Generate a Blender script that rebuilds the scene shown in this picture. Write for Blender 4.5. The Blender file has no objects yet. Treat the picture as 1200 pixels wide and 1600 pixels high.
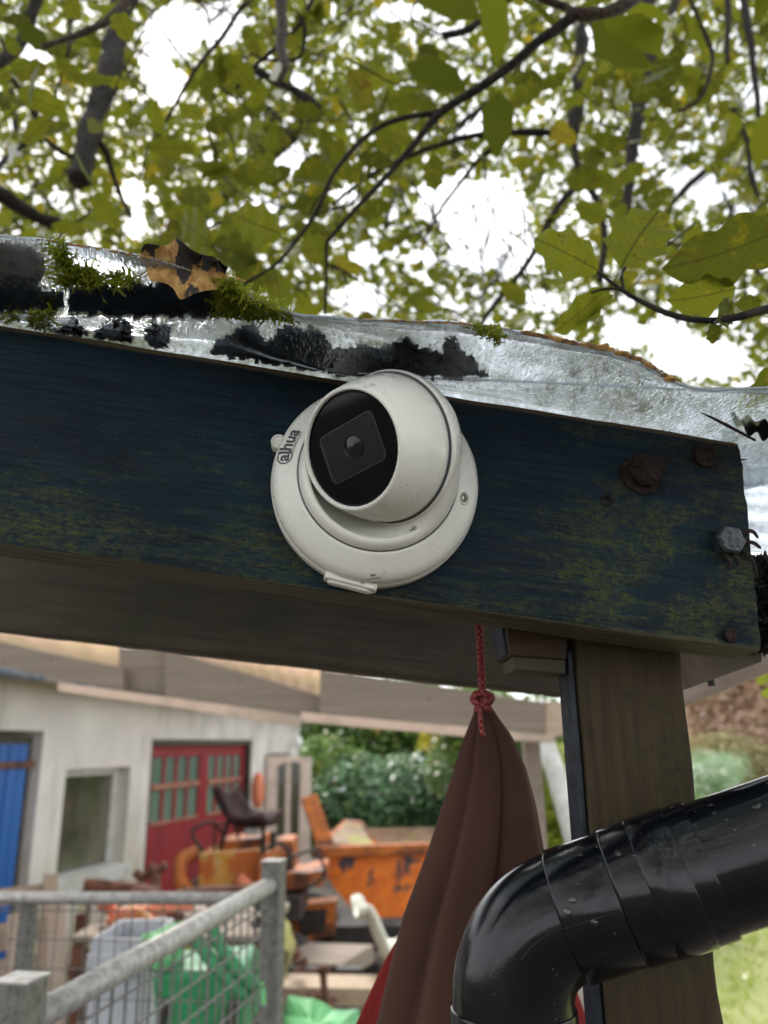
import bpy, bmesh, math, random
import numpy as np
from mathutils import Vector, Matrix, noise as mnoise

random.seed(7)
rng = np.random.default_rng(11)
SC = bpy.context.scene
COL = SC.collection

# ------------------------------------------------------------------ camera
FPX = 1220.0                      # focal length in photo pixels (photo 1200 wide)
PITCH = math.radians(16.66)
ROLL = math.radians(-0.9)
CAM = Vector((0, 0, 2.10))
FWD = Vector((0, math.cos(PITCH), math.sin(PITCH)))
_r0 = Vector((1, 0, 0)); _u0 = Vector((0, -math.sin(PITCH), math.cos(PITCH)))
RGT = _r0 * math.cos(ROLL) + _u0 * math.sin(ROLL)
UPV = -_r0 * math.sin(ROLL) + _u0 * math.cos(ROLL)
cam = bpy.data.cameras.new('camera'); camo = bpy.data.objects.new('camera', cam); COL.objects.link(camo)
camo.matrix_world = Matrix(((RGT.x, UPV.x, -FWD.x, CAM.x), (RGT.y, UPV.y, -FWD.y, CAM.y), (RGT.z, UPV.z, -FWD.z, CAM.z), (0, 0, 0, 1)))
cam.sensor_fit = 'HORIZONTAL'; cam.sensor_width = 36.0
cam.lens = 36.0 * FPX / 1200.0
cam.clip_start = 0.02; cam.clip_end = 500
cam.dof.use_dof = True; cam.dof.focus_distance = 0.455; cam.dof.aperture_fstop = 9.5
SC.camera = camo

# ------------------------------------------------------------------ light
SUN_EL = math.radians(40); SUN_AZ = math.radians(-20)     # azimuth from +Y towards +X
w = bpy.data.worlds.new('World'); SC.world = w; w.use_nodes = True
wn = w.node_tree; wn.nodes.clear()
out = wn.nodes.new('ShaderNodeOutputWorld'); bg = wn.nodes.new('ShaderNodeBackground')
sky = wn.nodes.new('ShaderNodeTexSky'); sky.sky_type = 'NISHITA'; sky.sun_disc = False
sky.sun_elevation = SUN_EL; sky.sun_rotation = SUN_AZ; sky.dust_density = 2.0
tc = wn.nodes.new('ShaderNodeTexCoord')
nz = wn.nodes.new('ShaderNodeTexNoise'); nz.inputs['Scale'].default_value = 2.6; nz.inputs['Detail'].default_value = 6
wn.links.new(tc.outputs['Generated'], nz.inputs['Vector'])
rp = wn.nodes.new('ShaderNodeMapRange')
rp.inputs['From Min'].default_value = 0.33; rp.inputs['From Max'].default_value = 0.5
rp.inputs['To Min'].default_value = 0.55; rp.inputs['To Max'].default_value = 0.97
wn.links.new(nz.outputs['Fac'], rp.inputs['Value'])
mx = wn.nodes.new('ShaderNodeMix'); mx.data_type = 'RGBA'
wn.links.new(rp.outputs['Result'], mx.inputs['Factor'])
wn.links.new(sky.outputs['Color'], mx.inputs[6]); mx.inputs[7].default_value = (14.5, 14.9, 15.4, 1)   # bright cloud layer
wn.links.new(mx.outputs[2], bg.inputs['Color']); bg.inputs['Strength'].default_value = 0.10
wn.links.new(bg.outputs[0], out.inputs[0])
sl = bpy.data.lights.new('sun', 'SUN'); sl.energy = 2.4; sl.angle = math.radians(12); sl.color = (1.0, 0.95, 0.86)
so = bpy.data.objects.new('sun', sl); COL.objects.link(so)
sd = Vector((math.sin(SUN_AZ) * math.cos(SUN_EL), math.cos(SUN_AZ) * math.cos(SUN_EL), math.sin(SUN_EL)))
so.rotation_euler = sd.to_track_quat('Z', 'Y').to_euler(); so.location = (0, 0, 12)
SC.view_settings.view_transform = 'Standard'; SC.view_settings.look = 'None'
SC.view_settings.exposure = 0.62; SC.view_settings.gamma = 1
SC.render.engine = 'CYCLES'
SC.cycles.use_denoising = True
SC.cycles.max_bounces = 8; SC.cycles.transparent_max_bounces = 16
SC.cycles.diffuse_bounces = 4; SC.cycles.glossy_bounces = 3; SC.cycles.transmission_bounces = 4
SC.cycles.caustics_reflective = False; SC.cycles.caustics_refractive = False
SC.cycles.sample_clamp_indirect = 6.0

# ------------------------------------------------------------------ helpers
def ray(px, py):
    return FWD + RGT * ((px - 600) / FPX) + UPV * ((800 - py) / FPX)
def P(px, py, Y):
    """Point of the plane Y=const seen at photo pixel (px,py)."""
    d = ray(px, py)
    return CAM + d * (Y / d.y)
def PG(px, py, z=0.0):
    d = ray(px, py)
    return CAM + d * ((z - CAM.z) / d.z)

WM = {}
def tag(o, label=None, cat=None, group=None, kind=None):
    if label: o['label'] = label
    if cat: o['category'] = cat
    if group: o['group'] = group
    if kind: o['kind'] = kind
    return o
def link(o, M, parent=None):
    COL.objects.link(o)
    WM[o.name] = M.copy()
    if parent is not None:
        o.parent = parent
        o.matrix_basis = WM[parent.name].inverted() @ M
    else:
        o.matrix_basis = M
    return o
def empty(name, loc, label=None, cat=None, group=None):
    o = bpy.data.objects.new(name, None); o.empty_display_size = 0.1
    link(o, Matrix.Translation(Vector(loc)))
    return tag(o, label, cat, group)
def mesh_of(name, V, F, mat, smooth=False):
    me = bpy.data.meshes.new(name)
    me.from_pydata([tuple(v) for v in V], [], [tuple(f) for f in F])
    if mat is not None: me.materials.append(mat)
    if smooth:
        me.polygons.foreach_set('use_smooth', [True] * len(me.polygons))
    me.update()
    return me
def mk(name, V, F, mat, parent=None, M=None, smooth=False, bevel=0, sub=0, solid=0, fix=True):
    """One mesh object. V in world space unless M (then V is local to M)."""
    V = [Vector(v) for v in V]
    if M is None:
        c = Vector((0, 0, 0))
        for v in V: c += v
        c /= max(1, len(V)); c.z = min(v.z for v in V)
        M = Matrix.Translation(c); V = [v - c for v in V]
    me = mesh_of(name, V, F, mat, smooth)
    if fix and len(F) < 20000:
        bm = bmesh.new(); bm.from_mesh(me); bmesh.ops.recalc_face_normals(bm, faces=bm.faces); bm.to_mesh(me); bm.free()
    o = bpy.data.objects.new(name, me)
    link(o, M, parent)
    if solid:
        m = o.modifiers.new('solid', 'SOLIDIFY'); m.thickness = solid; m.offset = 0
    if bevel:
        m = o.modifiers.new('bevel', 'BEVEL'); m.width = bevel; m.segments = 2; m.limit_method = 'ANGLE'; m.angle_limit = math.radians(35)
    if sub:
        m = o.modifiers.new('sub', 'SUBSURF'); m.levels = sub; m.render_levels = sub
    return o

class MB:
    """collects shapes into one mesh"""
    def __init__(s): s.V = []; s.F = []
    def add(s, V, F):
        b = len(s.V); s.V += [Vector(v) for v in V]; s.F += [tuple(i + b for i in f) for f in F]; return s
    def box(s, c, d, M=None):
        x, y, z = d[0] / 2, d[1] / 2, d[2] / 2
        V = [Vector((sx * x, sy * y, sz * z)) for sx in (-1, 1) for sy in (-1, 1) for sz in (-1, 1)]
        if M is not None: V = [M @ v for v in V]
        V = [v + Vector(c) for v in V]
        return s.add(V, [(0, 1, 3, 2), (4, 6, 7, 5), (0, 4, 5, 1), (2, 3, 7, 6), (0, 2, 6, 4), (1, 5, 7, 3)])
    def bar(s, a, b, wd, ht, up=(0, 0, 1)):
        a = Vector(a); b = Vector(b); ax = (b - a).normalized(); u = Vector(up)
        sd_ = ax.cross(u).normalized(); u = sd_.cross(ax).normalized()
        V = []
        for p in (a, b):
            for i, j in ((-1, -1), (1, -1), (1, 1), (-1, 1)): V.append(p + sd_ * (i * wd / 2) + u * (j * ht / 2))
        return s.add(V, [(0, 1, 2, 3), (7, 6, 5, 4), (0, 4, 5, 1), (1, 5, 6, 2), (2, 6, 7, 3), (3, 7, 4, 0)])
    def tube(s, pts, rad, n=8, cap=True, nz_=0.0):
        pts = [Vector(p) for p in pts]
        if not hasattr(rad, '__len__'): rad = [rad] * len(pts)
        rings = []; prev = None
        for i, p in enumerate(pts):
            t = (pts[min(i + 1, len(pts) - 1)] - pts[max(i - 1, 0)]).normalized()
            if prev is None:
                u = t.cross(Vector((0, 0, 1)))
                if u.length < 0.1: u = t.cross(Vector((0, 1, 0)))
            else:
                u = prev - t * prev.dot(t)
            u.normalize(); prev = u; v = t.cross(u)
            ring = []
            for k in range(n):
                a = 2 * math.pi * k / n
                r = rad[i] * (1 + (nz_ * (mnoise.noise(p * 40 + Vector((k * 1.7, 0, 0)))) if nz_ else 0))
                ring.append(p + (u * math.cos(a) + v * math.sin(a)) * r)
            rings.append(ring)
        V = [q for r_ in rings for q in r_]; F = []
        for i in range(len(pts) - 1):
            for k in range(n):
                F.append((i * n + k, i * n + (k + 1) % n, (i + 1) * n + (k + 1) % n, (i + 1) * n + k))
        if cap:
            F.append(tuple(range(n))[::-1]); F.append(tuple((len(pts) - 1) * n + k for k in range(n)))
        return s.add(V, F)
    def prism(s, poly, dvec):
        """polygon (world pts) pushed back along dvec"""
        n = len(poly); d = Vector(dvec)
        V = [Vector(p) for p in poly] + [Vector(p) + d for p in poly]
        F = [tuple(range(n)), tuple(range(2 * n - 1, n - 1, -1))] + [(i, i + n, (i + 1) % n + n, (i + 1) % n) for i in range(n)]
        return s.add(V, F)
    def build(s, name, mat, parent=None, **k):
        return mk(name, s.V, s.F, mat, parent, **k)

def spline(pts, n=6):
    """Catmull-Rom through points (Vectors)"""
    pts = [Vector(p) for p in pts]; o = []
    for i in range(len(pts) - 1):
        p0 = pts[max(i - 1, 0)]; p1 = pts[i]; p2 = pts[i + 1]; p3 = pts[min(i + 2, len(pts) - 1)]
        for k in range(n):
            t = k / n
            o.append(0.5 * ((2 * p1) + (p2 - p0) * t + (2 * p0 - 5 * p1 + 4 * p2 - p3) * t * t + (3 * p1 - p0 - 3 * p2 + p3) * t ** 3))
    o.append(pts[-1]); return o
def lathe(prof, n=96, closed=False):
    """prof list of (r,h) -> V,F around local z"""
    V = []; F = []
    for r, h in prof:
        for k in range(n):
            a = 2 * math.pi * k / n; V.append(Vector((r * math.cos(a), r * math.sin(a), h)))
    for i in range(len(prof) - 1):
        for k in range(n):
            F.append((i * n + k, i * n + (k + 1) % n, (i + 1) * n + (k + 1) % n, (i + 1) * n + k))
    return V, F
def basis(org, z, xhint):
    z = Vector(z).normalized(); x = Vector(xhint); x = (x - z * x.dot(z)).normalized(); y = z.cross(x)
    return Matrix(((x.x, y.x, z.x, org[0]), (x.y, y.y, z.y, org[1]), (x.z, y.z, z.z, org[2]), (0, 0, 0, 1)))

# ------------------------------------------------------------------ materials
class NT:
    def __init__(s, name):
        s.m = bpy.data.materials.new(name); s.m.use_nodes = True; s.t = s.m.node_tree; s.t.nodes.clear()
        s.out = s.t.nodes.new('ShaderNodeOutputMaterial')
    def n(s, typ, **kw):
        nd = s.t.nodes.new('ShaderNode' + typ)
        for k, v in kw.items():
            if k.startswith('_'): setattr(nd, k[1:], v)
            else: nd.inputs[k.replace('__', ' ')].default_value = v
        return nd
    def l(s, a, b): s.t.links.new(a, b)
    def coord(s, kind='Object', scale=(1, 1, 1)):
        c = s.n('TexCoord'); m = s.n('Mapping'); m.inputs['Scale'].default_value = scale
        s.l(c.outputs[kind], m.inputs['Vector']); return m.outputs[0]
    def noise(s, vec, scale, detail=5, rough=0.55, dist=0.0):
        nd = s.n('TexNoise', Scale=scale, Detail=detail, Roughness=rough, Distortion=dist); s.l(vec, nd.inputs['Vector']); return nd.outputs['Fac']
    def rng(s, fac, a, b, lo=0.0, hi=1.0):
        r = s.n('MapRange'); r.inputs['From Min'].default_value = a; r.inputs['From Max'].default_value = b
        r.inputs['To Min'].default_value = lo; r.inputs['To Max'].default_value = hi
        s.l(fac, r.inputs['Value']); return r.outputs[0]
    def mix(s, fac, a, b, mode='MIX'):
        m = s.n('Mix', _data_type='RGBA', _blend_type=mode)
        if isinstance(fac, (int, float)): m.inputs[0].default_value = fac
        else: s.l(fac, m.inputs[0])
        for i, v in ((6, a), (7, b)):
            if isinstance(v, tuple): m.inputs[i].default_value = (*v[:3], 1)
            else: s.l(v, m.inputs[i])
        return m.outputs[2]
    def mul(s, a, b, op='MULTIPLY'):
        m = s.n('Math', _operation=op)
        for i, v in ((0, a), (1, b)):
            if isinstance(v, (int, float)): m.inputs[i].default_value = v
            else: s.l(v, m.inputs[i])
        return m.outputs[0]
    def bsdf(s, col, rough=0.6, metal=0.0, spec=0.5, bump=None, bstr=0.3, bdist=0.002, coat=0.0):
        b = s.n('BsdfPrincipled'); b.inputs['Metallic'].default_value = metal; b.inputs['Specular IOR Level'].default_value = spec
        b.inputs['Coat Weight'].default_value = coat; b.inputs['Coat Roughness'].default_value = 0.08
        for nm, v in (('Base Color', col), ('Roughness', rough)):
            if isinstance(v, tuple): b.inputs[nm].default_value = (*v[:3], 1)
            elif isinstance(v, (int, float)): b.inputs[nm].default_value = v
            else: s.l(v, b.inputs[nm])
        if bump is not None:
            bp = s.n('Bump', Strength=bstr, Distance=bdist); s.l(bump, bp.inputs['Height']); s.l(bp.outputs[0], b.inputs['Normal'])
        s.l(b.outputs[0], s.out.inputs[0]); return b

def worn(name, c1, c2, scale=20, rough=0.6, thr=(0.45, 0.6), bstr=0.2, stretch=(1, 1, 1), metal=0, c3=None, thr3=(0.6, 0.68), spec=0.4, bdist=0.002, kind='Object'):
    t = NT(name); v = t.coord(kind, stretch)
    n1 = t.noise(v, scale, 8, 0.62); n2 = t.noise(v, scale * 0.37, 5, 0.6)
    c = t.mix(t.rng(n1, *thr), c1, c2)
    if c3: c = t.mix(t.rng(n2, *thr3), c, c3)
    t.bsdf(c, t.rng(n1, 0.3, 0.7, max(0, rough - .12), rough + .12), metal, spec, n1, bstr, bdist); return t.m

M = {}
# painted beam: navy paint, algae streaks along the grain, bare wood on the worn arrises
t = NT('painted_timber'); v = t.coord('Object', (1, 1, 1)); vs = t.coord('Object', (0.13, 1, 1)); vg = t.coord('Object', (0.035, 1, 1))
sep = t.n('SeparateXYZ'); cc = t.n('TexCoord'); t.l(cc.outputs['Object'], sep.inputs[0])
grain = t.noise(vg, 420, 6, 0.7); streak = t.noise(vs, 90, 12, 0.80, 0.7); patch = t.noise(v, 11, 6, 0.6, 0.3); fine = t.noise(v, 420, 4, 0.7)
navy = t.mix(t.rng(patch, 0.35, 0.65), (0.0032, 0.0125, 0.0215), (0.0040, 0.0230, 0.0400))
navy = t.mix(t.rng(grain, 0.42, 0.60, 0, 0.8), navy, (0.0045, 0.008, 0.013))
navy = t.mix(t.rng(t.noise(vs, 50, 8, 0.75, 0.6), 0.53, 0.66, 0, 0.55), navy, (0.017, 0.015, 0.015))
lowz = t.rng(sep.outputs['Z'], -0.035, -0.120)       # more algae to the lower half
endx = t.mul(t.rng(sep.outputs['X'], 0.07, 0.21), t.rng(t.noise(v, 26, 7, 0.7, 0.5), 0.40, 0.58))           # and to the cut end
amt = t.mul(t.mul(lowz, 0.17), t.mul(endx, 0.24), 'ADD')
thr_ = t.mul(t.mul(streak, amt, 'ADD'), t.mul(patch, 0.42), 'ADD')
alg = t.mul(t.rng(thr_, 0.80, 0.97), t.rng(t.mul(t.noise(t.coord('Object', (0.22, 1, 1)), 520, 6, 0.8), t.mul(t.noise(v, 190, 8, 0.8), 0.8), 'ADD'), 0.80, 1.0, 0.0, 1.25))
algc = t.mix(t.rng(fine, 0.4, 0.6), (0.062, 0.074, 0.013), (0.026, 0.042, 0.009))
algc = t.mix(t.rng(grain, 0.4, 0.6, 0, 0.6), algc, (0.062, 0.055, 0.030))
c = t.mix(t.mul(alg, 0.78), navy, algc)
bare = t.mix(t.rng(grain, 0.35, 0.65), (0.15, 0.135, 0.095), (0.055, 0.050, 0.036))
edge = t.mul(t.noise(vs, 30, 6, 0.7), 0.012)
zz = t.mul(sep.outputs['Z'], edge, 'ADD')
top = t.rng(zz, 0.0015, 0.0030)
endb = t.rng(t.mul(sep.outputs['X'], t.mul(t.noise(vs, 90, 6, 0.7), 0.12), 'ADD'), 0.205, 0.210)
low = t.mul(t.rng(t.mul(sep.outputs['Z'], t.mul(t.noise(vs, 60, 8, 0.75), 0.012), 'ADD'), -0.126, -0.134), endb)
c = t.mix(top, c, (0.13, 0.10, 0.055)); c = t.mix(t.mul(low, 0.85), c, (0.16, 0.145, 0.07))
under = t.n('NewGeometry'); sn = t.n('SeparateXYZ'); t.l(under.outputs['Normal'], sn.inputs[0])
c = t.mix(t.rng(sn.outputs['Z'], -0.5, -0.8, 0, 0.85), c, bare)
dots = t.n('TexVoronoi', Scale=230); t.l(v, dots.inputs['Vector'])
c = t.mix(t.rng(dots.outputs['Distance'], 0.085, 0.05, 0, 0.5), c, (0.16, 0.16, 0.14))
bmp = t.mul(t.mul(grain, 0.7), t.mul(fine, 0.3), 'ADD')
t.bsdf(c, t.rng(grain, 0.3, 0.7, 0.5, 0.75), 0, 0.16, bmp, 0.8, 0.0018); M['beam'] = t.m

def timber_mat(name, a, b, g, gr=None, scale=160, sx=0.04, ax=0):
    t = NT(name); sc = [1, 1, 1]; sc[ax] = sx; v = t.coord('Object', tuple(sc)); v1 = t.coord('Object', (1, 1, 1)); 
    gn = t.noise(v, scale, 7, 0.7, 0.3); pt = t.noise(v1, 12, 6, 0.65); fn = t.noise(v1, 140, 3, 0.6)
    c = t.mix(t.rng(gn, 0.35, 0.65), a, b); c = t.mix(t.rng(pt, 0.45, 0.68, 0, 0.8), c, g)
    if gr: c = t.mix(t.rng(t.mul(fn, pt), 0.30, 0.42, 0, 0.7), c, gr)
    sc2 = [1.0, 1.0, 1.0]; sc2[ax] = 0.45
    vk = t.n('TexVoronoi', Scale=26.0); t.l(t.coord('Object', tuple(sc2)), vk.inputs['Vector'])
    c = t.mix(t.rng(vk.outputs['Distance'], 0.11, 0.06, 0, 0.55), c, (0.018, 0.013, 0.008))
    t.bsdf(c, 0.72, 0, 0.25, gn, 0.5, 0.0012); return t.m
M['rear_timber'] = timber_mat('rear_timber', (0.105, 0.090, 0.068), (0.062, 0.053, 0.040), (0.05, 0.05, 0.032))
M['post'] = timber_mat('post_timber', (0.075, 0.054, 0.030), (0.032, 0.023, 0.013), (0.034, 0.034, 0.013), (0.022, 0.018, 0.01), sx=0.05, ax=2)
M['pale_timber'] = timber_mat('weathered_timber', (0.55, 0.43, 0.33), (0.40, 0.31, 0.24), (0.42, 0.29, 0.15), scale=60)
M['grey_timber'] = timber_mat('grey_timber', (0.30, 0.235, 0.19), (0.20, 0.16, 0.13), (0.23, 0.20, 0.15), scale=40)
M['pallet'] = timber_mat('pallet_wood', (0.46, 0.35, 0.28), (0.32, 0.25, 0.19), (0.34, 0.30, 0.26), scale=40)
M['blockwood'] = timber_mat('block_timber', (0.07, 0.035, 0.022), (0.04, 0.022, 0.015), (0.05, 0.035, 0.02))
M['bluetrim'] = worn('blue_grey_paint', (0.016, 0.024, 0.036), (0.010, 0.013, 0.017), 60)

# camera plastics
t = NT('white_plastic'); v = t.coord('Object'); n1 = t.noise(v, 60, 6, 0.6); n2 = t.noise(v, 900, 2, 0.5); n3 = t.noise(v, 14, 5, 0.7)
c = t.mix(t.rng(n3, 0.45, 0.75, 0, 0.30), (0.70, 0.695, 0.64), (0.54, 0.51, 0.40))
sp = t.n('TexVoronoi', Scale=150); t.l(v, sp.inputs['Vector'])
c = t.mix(t.mul(t.rng(sp.outputs['Distance'], 0.10, 0.05, 0, 0.8), t.rng(n1, 0.56, 0.62)), c, (0.16, 0.13, 0.09))
dn = t.noise(t.coord('Object', (1, 1, 1)), 75, 9, 0.75, 1.2)
c = t.mix(t.rng(dn, 0.60, 0.72, 0, 0.35), c, (0.38, 0.35, 0.26))
wet = t.rng(t.noise(v, 34, 5, 0.7, 0.8), 0.56, 0.60)
t.bsdf(c, t.rng(t.mul(wet, 1.0), 0, 1, 0.40, 0.12), 0, 0.5, t.mul(n2, t.mul(wet, 3.0), 'ADD'), 0.10, 0.0006); M['white'] = t.m
t = NT('black_glass'); t.bsdf((0.0008, 0.0010, 0.0028), 0.05, 0, 0.15); M['glass_black'] = t.m
t = NT('dark_plastic'); v = t.coord('Object'); t.bsdf(t.mix(t.rng(t.noise(v, 90, 3), 0.3, 0.7), (0.006, 0.009, 0.011), (0.013, 0.017, 0.020)), 0.25, 0, 0.25); M['dark_plastic'] = t.m
t = NT('recess_plastic'); v = t.coord('Object'); t.bsdf(t.mix(t.rng(t.noise(v, 55, 3), 0.3, 0.7), (0.0018, 0.003, 0.0045), (0.0035, 0.006, 0.008)), 0.30, 0, 0.18); M['recess'] = t.m
t = NT('lens_glass'); t.bsdf((0.002, 0.003, 0.006), 0.10, 0, 0.35); M['lens'] = t.m
t = NT('logo_ink'); t.bsdf((0.045, 0.052, 0.060), 0.5); M['ink'] = t.m
t = NT('steel_dark'); v = t.coord('Object'); n1 = t.noise(v, 300, 5); t.bsdf(t.mix(n1, (0.22, 0.2, 0.17), (0.06, 0.05, 0.04)), 0.42, 0.8, 0.5, n1, .3); M['screw'] = t.m
M['rust'] = worn('rusty_iron', (0.030, 0.013, 0.009), (0.010, 0.006, 0.006), 220, 0.9, bstr=1.0, c3=(0.045, 0.018, 0.010), bdist=0.004)
M['zinc'] = worn('weathered_zinc', (0.075, 0.088, 0.10), (0.035, 0.038, 0.040), 260, 0.5, bstr=0.3, metal=0.4, c3=(0.04, 0.028, 0.018))
# black pipe
t = NT('black_pipe'); v = t.coord('Object'); n1 = t.noise(v, 30, 5, 0.6); n2 = t.noise(v, 700, 3, 0.6); n3 = t.noise(v, 9, 4)
dv = t.n('TexVoronoi', Scale=230); t.l(v, dv.inputs['Vector']); dust = t.rng(dv.outputs['Distance'], 0.13, 0.07)
c = t.mix(t.mul(dust, t.rng(n1, 0.5, 0.62, 0, 0.8)), (0.0022, 0.0031, 0.0055), (0.09, 0.085, 0.07)); c = t.mix(t.rng(n3, 0.5, 0.75, 0, 0.30), c, (0.010, 0.010, 0.009))
t.bsdf(c, t.rng(n1, 0.35, 0.65, 0.08, 0.20), 0, 0.36, t.mul(n2, n1), 0.16, 0.0006); M['pipe'] = t.m
# cloth
def cloth_mat(name, a, b):
    t = NT(name); v = t.coord('Object'); n = t.noise(v, 14, 5); wv = t.noise(t.coord('Object', (1, 1, 1)), 900, 2)
    t.bsdf(t.mix(t.rng(n, 0.3, 0.7), a, b), 0.9, 0, 0.15, wv, 0.25, 0.0008); return t.m
M['brown_cloth'] = cloth_mat('brown_cloth', (0.084, 0.041, 0.031), (0.064, 0.031, 0.024))
M['red_cloth'] = cloth_mat('red_cloth', (0.20, 0.020, 0.017), (0.14, 0.015, 0.014))
t = NT('red_cord'); v = t.coord('Object', (1, 1, 1)); ck = t.n('TexChecker', Scale=420.0); t.l(v, ck.inputs['Vector'])
t.bsdf(t.mix(ck.outputs['Fac'], (0.19, 0.012, 0.018), (0.30, 0.10, 0.09)), 0.8, 0, 0.2, ck.outputs['Fac'], 0.5, 0.001); M['cord'] = t.m
# clear corrugated sheet: plastic film with drops and grime
t = NT('clear_sheet'); v = t.coord('Object', (1, .26, .7)); n1 = t.noise(v, 26, 7, 0.65); n2 = t.noise(v, 110, 6, 0.7)
vo = t.n('TexVoronoi', Scale=560); t.l(v, vo.inputs['Vector']); vo2 = t.n('TexVoronoi', Scale=300); t.l(v, vo2.inputs['Vector'])
drop = t.mul(t.rng(vo.outputs['Distance'], 0.42, 0.05), t.rng(vo2.outputs['Distance'], 0.40, 0.05), 'ADD')
bp = t.n('Bump', Strength=0.36, Distance=0.0007); t.l(drop, bp.inputs['Height'])
tr = t.n('BsdfTransparent'); tr.inputs[0].default_value = (0.90, 0.93, 0.96, 1)
tl = t.n('BsdfTranslucent'); t.l(t.mix(t.rng(t.noise(v, 16, 4, .6), 0.4, 0.6), (0.30, 0.33, 0.37), (0.70, 0.73, 0.77)), tl.inputs[0])
gl = t.n('BsdfGlossy', Roughness=0.08); gl.inputs[0].default_value = (0.9, 0.92, 0.95, 1)
rf = t.n('BsdfRefraction', Roughness=0.12, IOR=1.10); rf.inputs[0].default_value = (0.90, 0.93, 0.97, 1)
t.l(bp.outputs[0], gl.inputs['Normal']); t.l(bp.outputs[0], rf.inputs['Normal'])
df = t.n('BsdfDiffuse'); t.l(t.mix(t.rng(n1, 0.60, 0.70), (0.22, 0.22, 0.20), (0.34, 0.19, 0.06)), df.inputs[0])
a = t.n('MixShader'); t.l(t.rng(n2, 0.35, 0.65, 0.08, 0.30), a.inputs[0]); t.l(rf.outputs[0], a.inputs[1]); t.l(tl.outputs[0], a.inputs[2])
a0 = t.n('MixShader', Fac=0.28); t.l(a.outputs[0], a0.inputs[1]); t.l(tr.outputs[0], a0.inputs[2])
b_ = t.n('MixShader', Fac=0.13); t.l(a0.outputs[0], b_.inputs[1]); t.l(gl.outputs[0], b_.inputs[2])
speck = t.mul(t.rng(n2, 0.64, 0.72, 0, 0.7), t.rng(n1, 0.45, 0.60))
d_ = t.n('MixShader'); t.l(t.mul(speck, t.rng(n1, 0.64, 0.72, 0, 0.45), 'ADD'), d_.inputs[0]); t.l(b_.outputs[0], d_.inputs[1]); t.l(df.outputs[0], d_.inputs[2])
t.l(d_.outputs[0], t.out.inputs[0]); M['sheet'] = t.m
M['litter'] = worn('rotting_leaf_litter', (0.009, 0.0075, 0.0065), (0.004, 0.004, 0.004), 90, 0.8, bstr=0.9, c3=(0.020, 0.014, 0.008), bdist=0.004)
M['deadleaf'] = worn('dead_leaf', (0.50, 0.30, 0.09), (0.26, 0.13, 0.035), 9, 0.7, thr=(0.4, 0.6), c3=(0.012, 0.008, 0.006), thr3=(0.50, 0.54))
t = NT('moss'); v = t.coord('Object'); n1 = t.noise(v, 60, 4); df = t.n('BsdfDiffuse'); tl = t.n('BsdfTranslucent')
c = t.mix(t.rng(n1, 0.35, 0.65), (0.16, 0.19, 0.02), (0.34, 0.38, 0.05)); t.l(c, df.inputs[0]); t.l(t.mix(0.0, c, c), tl.inputs[0])
a = t.n('MixShader', Fac=0.5); t.l(df.outputs[0], a.inputs[1]); t.l(tl.outputs[0], a.inputs[2]); t.l(a.outputs[0], t.out.inputs[0]); M['moss'] = t.m
M['lichen'] = worn('orange_lichen', (0.34, 0.19, 0.05), (0.10, 0.06, 0.03), 200, 0.9, bstr=0.9)
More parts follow.
